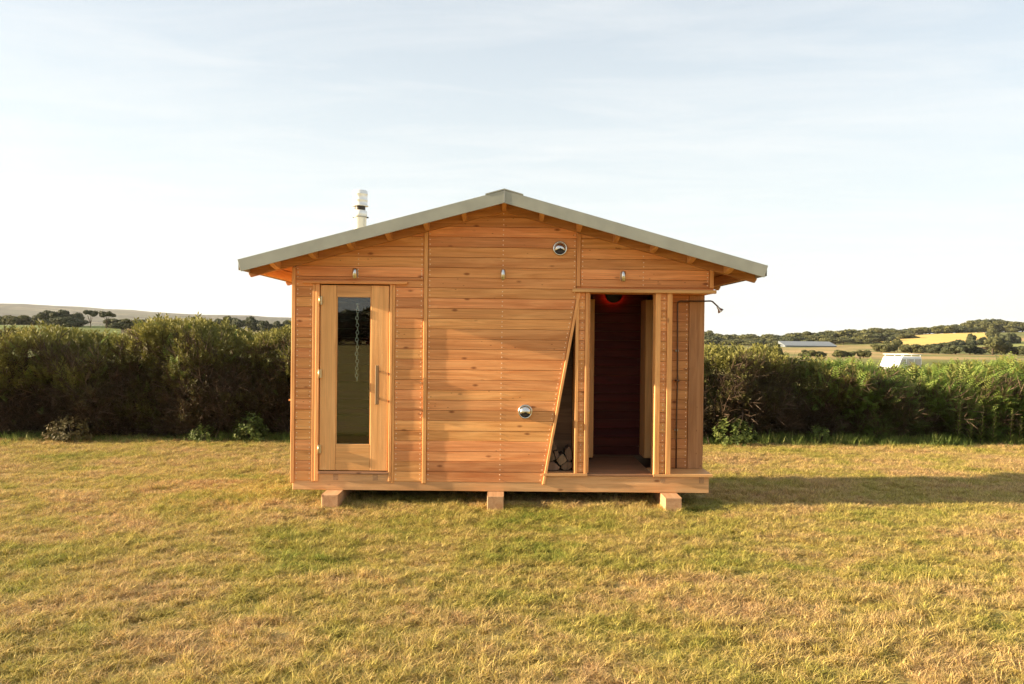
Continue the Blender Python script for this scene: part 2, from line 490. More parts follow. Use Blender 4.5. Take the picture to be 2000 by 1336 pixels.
gw = N(nt, 'ShaderNodeMixRGB', {'Fac': far, 'Color1': N(nt, 'ShaderNodeMixRGB', {'Fac': 0.5, 'Color1': lc, 'Color2': (0.16, 0.12, 0.05, 1)}).outputs[0], 'Color2': fld}).outputs[0]
gw = N(nt, 'ShaderNodeMixRGB', {'Fac': fh, 'Color1': gw, 'Color2': pat}).outputs[0]
bn = N(nt, 'ShaderNodeTexNoise', {'Vector': ge.outputs['Position'], 'Scale': 25, 'Detail': 4}).outputs['Fac']
bb = N(nt, 'ShaderNodeBump', {'Strength': 0.6, 'Distance': 0.03, 'Height': bn}).outputs[0]
p = N(nt, 'ShaderNodeBsdfPrincipled', {'Base Color': gw, 'Roughness': 0.9, 'Normal': bb})
p.inputs['Specular IOR Level'].default_value = 0.1
nt.links.new(p.outputs[0], out.inputs[0])
M_ground = m

# polar sheet round the viewer's spot, dense near, reaching 4 km
NA, NR = 240, 120
rad = np.concatenate([np.linspace(0.4, 16, 46), np.geomspace(16.6, 4000, NR - 46)])
ang = np.linspace(0, 2 * math.pi, NA, endpoint=False)
RR, AA = np.meshgrid(rad, ang, indexing='ij')
gx = RR * np.sin(AA); gy = RR * np.cos(AA) - 8
gz = H(gx, gy)
for i in range(46):
    for j in range(NA):
        gz[i, j] += small(gx[i, j], gy[i, j])
verts = [(0, -8, 0)] + list(zip(gx.ravel().tolist(), gy.ravel().tolist(), gz.ravel().tolist()))
faces = [(0, 1 + (j + 1) % NA, 1 + j) for j in range(NA)]
for i in range(NR - 1):
    for j in range(NA):
        a_, b_ = 1 + i * NA + j, 1 + i * NA + (j + 1) % NA
        faces.append((a_, b_, b_ + NA, a_ + NA))
g_ = MB(); g_.v = verts; g_.f = [tuple(reversed(f)) for f in faces]; g_.sm = [True] * len(faces)
ground = tag(g_.build('ground', M_ground), kind='structure')


def drape(name, mat, pts, lift=0.12, n=18):
    """a field sheet draped on the terrain: bilinear patch between four corners"""
    b = MB()
    vv = []
    for i in range(n + 1):
        for j in range(n + 1):
            u, w = i / n, j / n
            x = (1 - u) * (1 - w) * pts[0][0] + u * (1 - w) * pts[1][0] + u * w * pts[2][0] + (1 - u) * w * pts[3][0]
            y = (1 - u) * (1 - w) * pts[0][1] + u * (1 - w) * pts[1][1] + u * w * pts[2][1] + (1 - u) * w * pts[3][1]
            vv.append((x, y, Hs(x, y) + lift))
    ff = [(i * (n + 1) + j, (i + 1) * (n + 1) + j, (i + 1) * (n + 1) + j + 1, i * (n + 1) + j + 1) for i in range(n) for j in range(n)]
    b.add(vv, ff, True)
    return tag(b.build(name, mat), kind='structure')


def geo(px, v, py=650):
    """photo column -> world x at distance v straight ahead of the camera"""
    return ((px + (py - 668) * ROLL) - 985) / 1520.0 * v


M_gold = plain('stubble_field', (0.56, 0.40, 0.12), 0.9, 0, 0.05, 0.10, spec=0.1)
M_past = plain('pasture_field', (0.22, 0.23, 0.07), 0.9, 0, 0.04, 0.2, spec=0.1)
M_pgreen = plain('green_field', (0.12, 0.145, 0.04), 0.9, 0, 0.05, 0.2, spec=0.1)
drape('stubble_field', M_gold, [(geo(1820, 238), 230), (geo(1950, 262), 254), (geo(1945, 345), 337), (geo(1690, 315), 307)], 0.5)
drape('pasture_field', M_past, [(geo(1900, 225), 217), (geo(2150, 225), 217), (geo(2150, 275), 267), (geo(1935, 262), 254)], 0.9)
drape('green_field', M_pgreen, [(geo(-150, 95), 87), (geo(240, 95), 87), (geo(240, 150), 142), (geo(-150, 150), 142)], 0.2)


# ------------------------------------------------------------------ leaf mass tools
def quads_mesh(name, V, F, rnd, mat, parent=None):
    """V (n,3) float, F (m,4) int, rnd (n,) -> object"""
    me = bpy.data.meshes.new(name)
    me.vertices.add(len(V)); me.vertices.foreach_set('co', np.asarray(V, np.float32).ravel())
    m_ = len(F)
    me.loops.add(m_ * 4); me.loops.foreach_set('vertex_index', np.asarray(F, np.int32).ravel())
    me.polygons.add(m_)
    me.polygons.foreach_set('loop_start', np.arange(0, m_ * 4, 4, dtype=np.int32))
    me.polygons.foreach_set('loop_total', np.full(m_, 4, dtype=np.int32))
    a = me.attributes.new('rnd', 'FLOAT', 'POINT')
    a.data.foreach_set('value', np.asarray(rnd, np.float32))
    me.update(calc_edges=True)
    me.materials.append(mat)
    o = bpy.data.objects.new(name, me)
    COL.objects.link(o)
    if parent: o.parent = parent
    return o


def leaf(base, direc, ln, w, nrm):
    """diamond leaf: 4 points"""
    base = np.array(base, float); d = np.array(direc, float); d /= np.linalg.norm(d)
    s = np.cross(d, nrm); s /= (np.linalg.norm(s) + 1e-9)
    return [base, base + d * ln * .45 + s * w, base + d * ln, base + d * ln * .45 - s * w]


def sprig_shrub(n=14, ln=0.10, w=0.012, seed=0):
    r = np.random.default_rng(seed)
    V = []
    for i in range(n):
        t = (i + 0.5) / n
        a = i * 2.4 + r.uniform(-.4, .4)
        d = np.array([math.cos(a), math.sin(a), 0.75 + 0.5 * t])
        V += leaf((0, 0, t * 0.9), d, ln * r.uniform(.8, 1.3) * (1.15 - .5 * t) / 0.25, w / 0.25, np.array([r.normal(), r.normal(), 1.0]))
    V += leaf((0, 0, 0), (0, 0, 1), 1.0, 0.012, (1, 0.3, 0))
    return np.array(V)


def sprig_frond(n=11, seed=0):
    """fern frond of unit length along z, drooping towards +y"""
    V = []
    pts = [np.array([0, 0.42 * (t ** 2.0), t * (1 - .22 * t)]) for t in np.linspace(0, 1, n + 1)]
    for i in range(n):
        t = (i + 1) / (n + 1)
        p0, p1 = pts[i], pts[i + 1]
        ax = (p1 - p0) / np.linalg.norm(p1 - p0)
        wl_ = 0.30 * math.sin(math.pi * min(1, (t * .86 + .16))) ** .8 * (1.1 - .55 * t)
        for sgn in (-1, 1):
            d = np.array([sgn * 1.0, 0, 0]) + ax * 0.45 + np.array([0, .18, -.05])
            V += leaf(p0, d, wl_, 0.026, np.cross(ax, np.array([1.0, 0, 0])))
    V += leaf((0, 0, 0), pts[n // 2], 0.55, 0.008, (1, 0, 0))
    V += leaf(pts[n // 2], pts[-1] - pts[n // 2], 0.5, 0.008, (1, 0, 0))
    return np.array(V)


def sprig_twig(seed=0):
    r = np.random.default_rng(seed)
    V = []
    for i in range(6):
        a = r.uniform(0, 6.28)
        V += leaf((0, 0, r.uniform(0, .6)), (math.cos(a) * .6, math.sin(a) * .6, .8), r.uniform(.4, .7), 0.011, (math.sin(a), -math.cos(a), .3))
    V += leaf((0, 0, 0), (0.05, 0, 1), 1.0, 0.014, (0.4, 1, 0))
    return np.array(V)


def sprig_leafy(n=12, seed=0):
    """broad leaved shoot"""
    r = np.random.default_rng(seed)
    V = []
    for i in range(n):
        t = (i + 0.7) / n
        a = i * 2.4 + r.uniform(-.5, .5)
        V += leaf((0, 0, t * .8), (math.cos(a), math.sin(a), r.uniform(-.1, .7)), r.uniform(.26, .42) * (1.1 - .4 * t), 0.085, (r.normal() * .3, r.normal() * .3, 1.0))
    return np.array(V)


def scatter(protos, pos, direc, size, rnd):
    """instances of sprig protos: returns V, F, rnd"""
    n = len(pos)
    d = direc / np.linalg.norm(direc, axis=1)[:, None]
    t = rng.normal(size=(n, 3))
    a = np.cross(d, t); a /= np.linalg.norm(a, axis=1)[:, None]
    b = np.cross(d, a)
    which = rng.integers(0, len(protos), n)
    Vs, Rs = [], []
    for k, pv in enumerate(protos):
        idx = np.where(which == k)[0]
        if len(idx) == 0: continue
        W = (pv[None, :, 0, None] * a[idx][:, None, :] + pv[None, :, 1, None] * b[idx][:, None, :] + pv[None, :, 2, None] * d[idx][:, None, :])
        W = W * size[idx][:, None, None] + pos[idx][:, None, :]
        Vs.append(W.reshape(-1, 3))
        rr = np.repeat(rnd[idx], len(pv)) + np.repeat(rng.uniform(-.10, .10, len(idx) * (len(pv) // 4)), 4)
        Rs.append(rr)
    V = np.concatenate(Vs); Rn = np.clip(np.concatenate(Rs), 0, 1)
    F = np.arange(len(V), dtype=np.int32).reshape(-1, 4)
    return V, F, Rn


# ------------------------------------------------------------------ hedges
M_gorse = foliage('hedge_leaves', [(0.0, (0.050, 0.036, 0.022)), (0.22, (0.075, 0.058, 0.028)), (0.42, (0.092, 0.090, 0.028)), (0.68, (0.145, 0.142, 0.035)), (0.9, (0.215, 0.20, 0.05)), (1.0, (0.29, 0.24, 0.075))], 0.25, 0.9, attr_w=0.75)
M_fern = foliage('fern_leaves', [(0.0, (0.045, 0.038, 0.018)), (0.3, (0.085, 0.11, 0.026)), (0.6, (0.13, 0.20, 0.035)), (0.85, (0.20, 0.25, 0.05)), (1.0, (0.30, 0.25, 0.10))], 0.3, 1.2, attr_w=0.75)
M_core = plain('core_dark', (0.030, 0.022, 0.015), 0.95, 0, 3.0, 0.3, 0.8, spec=0.05)  # for the added core that stops light passing through the hedge
M_twig = foliage('dead_stems', [(0.0, (0.040, 0.027, 0.018)), (0.6, (0.085, 0.055, 0.036)), (1.0, (0.17, 0.115, 0.075))], 0.0, 1.5)

P_shrub = [sprig_shrub(16, .085, .0125, s) for s in range(4)]
P_frond = [sprig_frond(11), sprig_frond(9)]
P_twig = [sprig_twig(s) for s in range(4)]
P_leafy = [sprig_leafy(11, s) for s in range(3)]


def hedge_base(x): return 4.95 + 0.032 * x


def lump(x, z, s=0.0):
    return (mn.noise(Vector((x * .9 + s, z * 1.1, 2.2))) * 0.42 + mn.noise(Vector((x * 2.3 + s, z * 2.4, 7.2))) * 0.26 + mn.noise(Vector((x * 5.3 + s, z * 5.4, 1.2))) * 0.07)


def top_of(x, kn):
    return float(np.interp(x, [k[0] for k in kn], [k[1] for k in kn])) + 0.15 * mn.noise(Vector((x * 2.2, 3, 1))) + 0.09 * mn.noise(Vector((x * 6.6, 8, 1)))


def hedge_surface(x, s, kn, so):
    """s in 0..1 goes up the front face, over the top to the back; returns position and outward normal"""
    top = top_of(x, kn)
    yb = hedge_base(x)
    if s < 0.62:
        t = s / 0.62
        z = 0.02 + t * (top - 0.10)
        y = yb + 0.10 * (1 - t) - 0.28 * math.sin(math.pi * min(1, t * 1.0)) * 0.5 + 0.45 * max(0, t - .72)
        nv = Vector((0, -1, 0.15 + 0.7 * t))
    else:
        t = (s - 0.62) / 0.38
        z = top - 0.06 + 0.05 * math.sin(math.pi * t)
        y = yb + 0.25 + t * 1.5
        nv = Vector((0, -.25, 1))
    l = lump(x, z, so)
    p = Vector((x, y, z)) - Vector((0, 1, -0.25)) * l * (1.0 if s < .62 else 0.2)
    return p, nv


KL = [(-13, 1.56), (-8.4, 1.55), (-7.5, 1.54), (-6.7, 1.47), (-6.2, 1.62), (-5.86, 1.80), (-5.5, 1.80), (-5.0, 1.62), (-4.6, 1.50), (-4.0, 1.60), (-3.6, 1.70), (-1, 1.6), (0, 1.5)]
KR = [(0, 1.5), (3.0, 1.38), (3.9, 1.34), (4.5, 1.34), (5.1, 1.22), (5.6, 1.16), (5.95, 1.08), (6.5, 1.03), (7.0, 1.0), (7.8, 1.0), (8.7, 1.08), (13, 1.2)]


def build_hedge(x0, x1, kn, so, label, right):
    root = empty('hedge', ((x0 + x1) / 2, 5.2, 0), label, 'hedge')
    inv = Matrix.Translation(-root.location)

    def place(o):
        o.parent = root; o.matrix_parent_inverse = inv
        return o
    # dark solid core, bank-shaped, added inside the hedge to block light
    b = MB(); vv = []; nx = int((x1 - x0) / 0.25); ns = 16
    for i in range(nx + 1):
        x = x0 + (x1 - x0) * i / nx
        for j in range(ns + 1):
            pnt, nv = hedge_surface(x, 0.02 + 0.98 * j / ns, kn, so)
            q = pnt + Vector((0, 0.28, -0.30 if j > 3 else -0.1 * j / 3))
            vv.append((q.x, q.y, max(-0.1, q.z)))
        vv.append((x, hedge_base(x) + 2.1, -0.2))
    st = ns + 2
    ff = [(i * st + j, (i + 1) * st + j, (i + 1) * st + j + 1, i * st + j + 1) for i in range(nx) for j in range(st - 1)]
    b.add(vv, ff, True)
    place(b.build('hedge_core', M_core))
    # leaf and stem masses
    L = x1 - x0

    def gen(n, smin, smax, power=1.0):
        pos = np.zeros((n, 3)); nv = np.zeros((n, 3)); ss = np.zeros(n)
        for k in range(n):
            x = random.uniform(x0, x1)
            s = smin + (smax - smin) * (random.random() ** power)
            p_, n_ = hedge_surface(x, s, kn, so)
            p_ = p_ + Vector((0, random.uniform(0.0, .22), random.uniform(-.12, .02)))
            pos[k] = p_; nv[k] = n_; ss[k] = s
        return pos, nv, ss
    d = 1.0
    # shrubby shoots over the whole face, more living leaf towards the top
    n = int(L * 1400)
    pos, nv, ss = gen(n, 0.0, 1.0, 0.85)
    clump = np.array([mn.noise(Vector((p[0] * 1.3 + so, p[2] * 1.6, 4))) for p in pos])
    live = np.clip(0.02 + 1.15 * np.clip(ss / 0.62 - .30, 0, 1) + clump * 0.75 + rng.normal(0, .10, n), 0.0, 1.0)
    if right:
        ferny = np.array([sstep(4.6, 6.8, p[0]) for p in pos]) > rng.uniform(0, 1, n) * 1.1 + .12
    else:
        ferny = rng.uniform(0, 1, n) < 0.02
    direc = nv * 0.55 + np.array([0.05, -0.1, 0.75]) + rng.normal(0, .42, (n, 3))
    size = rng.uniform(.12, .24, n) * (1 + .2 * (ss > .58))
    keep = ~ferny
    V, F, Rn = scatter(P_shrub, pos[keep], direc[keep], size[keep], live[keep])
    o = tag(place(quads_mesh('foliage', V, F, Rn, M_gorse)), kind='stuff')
    if ferny.sum() > 0:
        k = ferny
        lv = np.clip(live[k] * .55 + .33 + (clump[k]) * .3, 0.05, .95)
        V, F, Rn = scatter(P_frond, pos[k], direc[k] + np.array([0, -.25, -.1]), size[k] * 1.7, lv)
        tag(place(quads_mesh('fern_foliage', V, F, Rn, M_fern)), kind='stuff')
    # dead stems in the lower, older growth
    n = int(L * 420)
    pos, nv, ss = gen(n, 0.0, 0.60, 1.25)
    direc = nv * .3 + np.array([0, -.1, .7]) + rng.normal(0, .6, (n, 3))
    V, F, Rn = scatter(P_twig, pos + np.array([0, -.02, 0]), direc, rng.uniform(.22, .5, n), rng.uniform(0, 1, n) ** 1.6)
    tag(place(quads_mesh('dead_stems', V, F, Rn, M_twig)), kind='stuff')
    # tall shoots breaking the skyline
    n = int(L * 45)
    pos, nv, ss = gen(n, 0.60, 0.9)
    direc = np.array([0.0, 0, 1.0]) + rng.normal(0, .22, (n, 3))
    V, F, Rn = scatter(P_shrub, pos, direc, rng.uniform(.14, .38, n), rng.uniform(.5, .9, n))
    tag(place(quads_mesh('top_shoots', V, F, Rn, M_gorse)), kind='stuff')
    return root


build_hedge(-13.5, 0.3, KL, 0.0, 'tall dark gorse and bramble hedge left of the wooden cabin', False)
build_hedge(0.3, 13.5, KR, 40.0, 'lower hedge with green bracken right of the wooden cabin', True)

# rough green grass along the foot of the hedge
n = 5200
xs = rng.uniform(-13, 13, n)
ys = np.array([hedge_base(x) for x in xs]) - 0.14 + rng.normal(0, .19, n)
pos = np.stack([xs, ys, np.zeros(n) - .01], 1)
bl = []
for s in range(3):
    r_ = np.random.default_rng(s + 5); V_ = []
    for i in range(9):
        a_ = r_.uniform(0, 6.28); l_ = r_.uniform(.6, 1.0)
        V_ += leaf((r_.normal() * .12, r_.normal() * .12, 0), (math.cos(a_) * .35, math.sin(a_) * .35, 1), l_, .022, (math.sin(a_), -math.cos(a_), 0))
    bl.append(np.array(V_))
M_verge = foliage('verge_grass', [(0.0, (0.08, 0.12, 0.025)), (0.5, (0.14, 0.19, 0.04)), (1.0, (0.33, 0.30, 0.10))], 0.3, 0.7)
clk = np.array([mn.noise(Vector((x * 1.2, 3.3, 1))) for x in xs])
V, F, Rn = scatter(bl, pos, np.array([0, -.12, 1.0]) + rng.normal(0, .15, (n, 3)), rng.uniform(.06, .21, n) * (1 + .9 * clk), rng.uniform(0, 1, n))
tag(quads_mesh('verge_grass', V, F, Rn, M_verge), 'long green grass fringing the foot of the hedges', 'grass', kind='stuff')


# plants standing out in front of the hedge
def bush(name, x, y, w, h, n, protos, mat, label, cat='plant', r0=.3, r1=.8, sz=(.12, .22), group=None, z0=0.0):
    root = empty(name, (x, y, z0), label, cat, group)
    u = rng.normal(size=(n, 3)); u /= np.linalg.norm(u, axis=1)[:, None]
    u[:, 2] = np.abs(u[:, 2])
    rr = rng.uniform(.35, 1, n) ** .5
    pos = u * rr[:, None] * np.array([w / 2, w / 2, h]) * .8
    V, F, Rn = scatter(protos, pos, u + np.array([0, -.1, .5]) + rng.normal(0, .25, (n, 3)), rng.uniform(sz[0], sz[1], n), rng.uniform(r0, r1, n))
    o = quads_mesh('foliage', V, F, Rn, mat, root)
    st = MB()
    for k in range(5):
        a_ = k * 1.26
        st.tube([(0, 0, -.02), (math.cos(a_) * w * .12, math.sin(a_) * w * .12, h * .35), (math.cos(a_) * w * .28, math.sin(a_) * w * .28, h * .7)], [.012, .009, .004], 5)
    st.build('stem', M_twig, root)
    return root


M_rust = foliage('rusty_leaves', [(0.0, (0.06, 0.04, 0.02)), (0.5, (0.10, 0.085, 0.03)), (1.0, (0.18, 0.10, 0.05))], 0.2, 3.0)
M_bright = foliage('bright_leaves', [(0.0, (0.06, 0.08, 0.02)), (0.6, (0.12, 0.155, 0.035)), (1.0, (0.25, 0.24, 0.07))], 0.3, 2.0)
bush('bramble_bush', -6.85, 4.42, .85, .42, 170, P_leafy, M_rust, 'low reddish bramble bush at the foot of the left hedge', sz=(.10, .18))
bush('nettle_plant', -4.05, 4.5, .45, .50, 70, P_leafy, M_bright, 'yellow green leafy plant against the left hedge near the cabin', sz=(.14, .24))
bush('dock_plant', -4.75, 4.45, .60, .24, 60, P_leafy, M_bright, 'low broad leaved green plants left of the yellow green plant', sz=(.12, .2))
bush('ivy_bush', 3.75, 4.70, .80, .48, 150, P_leafy, M_bright, 'leafy yellow green bush beside the right corner of the cabin', r0=.2, r1=1, sz=(.14, .22))
bush('weed_plant', 5.25, 4.85, .35, .30, 45, P_leafy, M_bright, 'small yellow green weed in front of the dark part of the right hedge', sz=(.10, .18))


def fern(x, y, z, s, rz):
    root = empty('fern', (x, y, z), 'bracken fern with arching green fronds on the right hedge', 'fern', 'bracken ferns on the right hedge')
    root.rotation_euler = (0, 0, rz)
    n = 9
    a = np.linspace(0, 2 * math.pi, n, endpoint=False) + rng.uniform(-.3, .3, n)
    d = np.stack([np.cos(a) * .55, np.sin(a) * .55 - .25, np.full(n, .75)], 1)
    for k in range(n):
        dd = d[k] / np.linalg.norm(d[k])
        side = np.cross(dd, [0, 0, 1.0]); side /= np.linalg.norm(side)
        out_ = np.cross(side, dd)      # points up; droop the other way
        pv = P_frond[0]
        W = pv[:, 0, None] * side + pv[:, 1, None] * (-out_) + pv[:, 2, None] * dd
        W = W * s * rng.uniform(.8, 1.15)
        quads_mesh('frond', W, np.arange(len(W)).reshape(-1, 4), np.repeat(rng.uniform(.35, .95), len(W)), M_fern, root)
    return root


for (x, z, s) in [(6.6, .75, .50), (7.0, .35, .42), (7.35, .85, .5), (7.7, .45, .5), (8.0, .95, .46), (8.3, .55, .5), (8.65, .9, .5), (8.9, .4, .45), (6.2, .5, .36), (7.2, .6, .4), (9.3, .8, .5), (8.1, .25, .36)]:
    fern(x, hedge_base(x) - .02 + .10 * (z > .7), z - .16, s * .85, random.uniform(0, 6))

# upright seed-spiked weeds by the right hedge
for k, (x, h) in enumerate([(7.55, .62), (7.75, .50), (7.95, .66), (8.15, .55), (8.45, .6), (8.6, .48)]):
    root = empty('sage_weed', (x, hedge_base(x) - .32, 0), ORD[k] + ' from the left of the upright spiked weeds at the foot of the right hedge', 'weed', 'spiked weeds along the right hedge')
    V_ = []
    for i in range(46):
        t = (i + 1) / 46
        a_ = i * 2.4
        V_ += leaf((0.05 * t, 0, t * h), (math.cos(a_), math.sin(a_), .9), .085 * (1.15 - t) + .02, .010, (random.random(), random.random(), 1))
    V_ = np.array(V_)
    quads_mesh('stalk_leaves', V_, np.arange(len(V_)).reshape(-1, 4), rng.uniform(.3, .9, len(V_)), M_bright, root)
    MB().tube([(0, 0, -.02), (.05, 0, h)], [.008, .003], 5).build('stem', M_twig, root)


# ------------------------------------------------------------------ distant trees
M_tree = foliage('tree_leaves', [(0.0, (0.052, 0.055, 0.024)), (0.45, (0.085, 0.09, 0.034)), (0.8, (0.135, 0.132, 0.045)), (1.0, (0.19, 0.175, 0.06))], 0.15, 0.12, attr_w=0.6)
M_treed = foliage('dark_tree_leaves', [(0.0, (0.036, 0.044, 0.022)), (0.5, (0.058, 0.068, 0.030)), (1.0, (0.10, 0.105, 0.042))], 0.12, 0.12, attr_w=0.6)
M_trunk = plain('tree_bark', (0.09, 0.07, 0.05), 0.9, 0, 2.0, 0.2, spec=0.1)


def tree_protos(seed, kind):
    """unit tree: height 1, crown about 1 wide"""
    r = np.random.default_rng(seed)
    lobes = []
    nl = 9 if kind == 'round' else 12
    for i in range(nl):
        if kind == 'round':
            a = r.uniform(0, 6.28); q = r.uniform(.05, .30)
            lobes.append((q * math.cos(a), q * math.sin(a), r.uniform(.42, .80), r.uniform(.17, .26), .85))
        elif kind == 'flat':
            a = r.uniform(0, 6.28); q = r.uniform(.1, .42)
            lobes.append((q * math.cos(a), q * math.sin(a), r.uniform(.66, .88), r.uniform(.13, .2), .5))
        else:
            a = r.uniform(0, 6.28); q = r.uniform(.1, .46)
            lobes.append((q * math.cos(a), q * math.sin(a), r.uniform(.18, .72) * (1 - .5 * q), r.uniform(.18, .27), .8))
    pos, nr = [], []
    for (x, y, z, rad_, fl) in lobes:
        m_ = int(5200 * rad_ * rad_ * (1.2 if kind == 'flat' else 1))
        u = r.normal(size=(m_, 3)); u /= np.linalg.norm(u, axis=1)[:, None]
        q = r.uniform(.72, 1.06, m_)[:, None]
        pos.append(np.array([x, y, z]) + u * q * rad_ * np.array([1, 1, fl])); nr.append(u)
    pos = np.concatenate(pos); nr = np.concatenate(nr)
    m_ = len(pos)
    d = nr + r.normal(0, .6, (m_, 3)); d /= np.linalg.norm(d, axis=1)[:, None]
    t = r.normal(size=(m_, 3)); a = np.cross(d, t); a /= np.linalg.norm(a, axis=1)[:, None]; b = np.cross(d, a)
    s = r.uniform(.022, .05, m_)[:, None]
    V = np.stack([pos - a * s, pos - b * s, pos + a * s, pos + b * s], 1).reshape(-1, 3)
    Rn = np.repeat(r.uniform(0, 1, m_), 4)
    # dense lumpy inside so the crown is not see-through everywhere
    core = []
    for (x, y, z, rad_, fl) in lobes:
        cc = MB(); q = rad_ * .78
        core.append((x, y, z, q, fl))
    trunk = MB()
    top = .6 if kind != 'bush' else .3
    trunk.tube([(0, 0, -.05), (.01, 0, .2), (0.0, .01, top)], [.035, .026, .012], 7)
    for (x, y, z, rad_, fl) in lobes[:6]:
        trunk.tube([(0, 0, .22 if kind != 'bush' else .08), (x * .5, y * .5, z * .7), (x, y, z)], [.016, .011, .005], 5)
    return V, Rn, core, trunk


ico_v, ico_f = None, None
_t = (1 + 5 ** .5) / 2
_iv = [Vector(v).normalized() for v in [(-1, _t, 0), (1, _t, 0), (-1, -_t, 0), (1, -_t, 0), (0, -1, _t), (0, 1, _t), (0, -1, -_t), (0, 1, -_t), (_t, 0, -1), (_t, 0, 1), (-_t, 0, -1), (-_t, 0, 1)]]
_if = [(0, 11, 5), (0, 5, 1), (0, 1, 7), (0, 7, 10), (0, 10, 11), (1, 5, 9), (5, 11, 4), (11, 10, 2), (10, 7, 6), (7, 1, 8), (3, 9, 4), (3, 4, 2), (3, 2, 6), (3, 6, 8), (3, 8, 9), (4, 9, 5), (2, 4, 11), (6, 2, 10), (8, 6, 7), (9, 8, 1)]

PROTO = {}
for key, kind, seed, mt in [('round', 'round', 1, M_tree), ('round2', 'round', 2, M_treed), ('flat', 'flat', 3, M_treed), ('bush', 'bush', 4, M_tree), ('bush2', 'bush', 5, M_treed)]:
    V, Rn, core, trunk = tree_protos(seed, kind)
    # add icosahedron cores as extra (degenerate-free) quads: split each triangle to a quad with its midpoint
    ev, er = [], []
    for (x, y, z, q, fl) in core:
        for f in _if:
            a_, b_, c_ = [_iv[i] for i in f]
            for tri in ((a_, (a_ + b_) / 2, (a_ + b_ + c_) / 3, (a_ + c_) / 2), (b_, (b_ + c_) / 2, (a_ + b_ + c_) / 3, (a_ + b_) / 2), (c_, (a_ + c_) / 2, (a_ + b_ + c_) / 3, (b_ + c_) / 2)):
                for p_ in tri:
                    ev.append((x + p_.x * q, y + p_.y * q, z + p_.z * q * fl)); er.append(.25)
    V = np.concatenate([V, np.array(ev)]); Rn = np.concatenate([Rn, np.array(er)])
    me_o = quads_mesh('crown', V, np.arange(len(V)).reshape(-1, 4), Rn, mt)
    tr_o = trunk.build('trunk', M_trunk)
    PROTO[key] = (me_o.data, tr_o.data)
    bpy.data.objects.remove(me_o); bpy.data.objects.remove(tr_o)


def tree(key, x, y, h, w, label, group=None, name='tree', sink=0.0):
    z = Hs(x, y) - sink
    root = empty(name, (x, y, z), label, 'tree', group, rz=random.uniform(0, 6.28))
    root.scale = (w, w, h)
    for nm, me in zip(('crown', 'trunk'), PROTO[key]):
        o = bpy.data.objects.new(nm, me); COL.objects.link(o); o.parent = root
    return root


def tall_for(py_top, px, v, x):
    """height of a tree that stands at distance v so that its top shows at photo row py_top"""
    yd = py_top - (px - 1000) * ROLL
    return 1.755 + (655 - yd) * v / 1520.0 - Hs(x, v - 8)


def tree_px(key, px, top, v, wpx, label, group=None, minh=2.5):
    x = geo(px, v)
    h = max(minh, tall_for(top, px, v, x) * (1.13 if 'bush' in key else 1.04))
    return tree(key, x, v - 8, h, max(h * .7, wpx * v / 1520.0), label, group)


# right: dark tree line below the sky
G1 = 'trees of the long tree line right of the cabin'
L1 = 'rounded dark green tree in the far tree line right of the cabin'
for px, top in [(1372, 640), (1384, 646), (1400, 648), (1416, 650), (1434, 650), (1452, 652), (1468, 651), (1484, 652), (1502, 651), (1520, 651), (1538, 650), (1555, 646), (1572, 647), (1590, 644), (1608, 642), (1626, 644), (1644, 641), (1662, 639), (1680, 640), (1697, 641), (1712, 639), (1728, 638), (1745, 641), (1762, 643)]:
    tree_px(random.choice(['round', 'bush', 'bush', 'bush2']), px + random.uniform(-3, 3), top, 330 + random.uniform(-25, 25), random.uniform(30, 44), L1, G1)
    tree_px(random.choice(['bush', 'bush2']), px + random.uniform(4, 10), top + random.uniform(5, 11), 306 + random.uniform(-10, 10), random.uniform(30, 44), L1, G1)
for px, top in [(1380, 660), (1410, 662), (1440, 664), (1465, 663), (1490, 660), (1520, 664), (1560, 662), (1590, 660), (1620, 658), (1650, 662), (1675, 664), (1690, 660), (1710, 664)]:
    tree_px(random.choice(['bush', 'bush2', 'round']), px, top, 285 + random.uniform(-15, 15), random.uniform(30, 42), L1, G1)
G2 = 'trees along the top of the golden field'
for ki, (px, top) in enumerate([(1775, 640), (1790, 638), (1806, 637), (1820, 636), (1836, 634), (1850, 632), (1864, 633), (1876, 634), (1888, 638)]):
    tree_px(random.choice(['bush', 'bush', 'bush2']), px, top, 362 + random.uniform(-8, 10), random.uniform(26, 36), ORD[ki] + ' tree from the left in the row along the top of the golden field', G2)
G3 = 'trees of the wood on the right hilltop'
for i in range(34):
    px = 1888 + i * 6.2 + random.uniform(-4, 4)
    top = float(np.interp(px, [1888, 1905, 1930, 1950, 1975, 2000, 2100], [630, 624, 618, 617, 621, 627, 632])) + random.choice([0, 0, 5, 11])
    tree_px(random.choice(['round', 'bush2', 'bush', 'bush']), px, top, 372 + random.uniform(0, 30), random.uniform(34, 50), 'brown green tree in the dense wood on the right hilltop', G3)
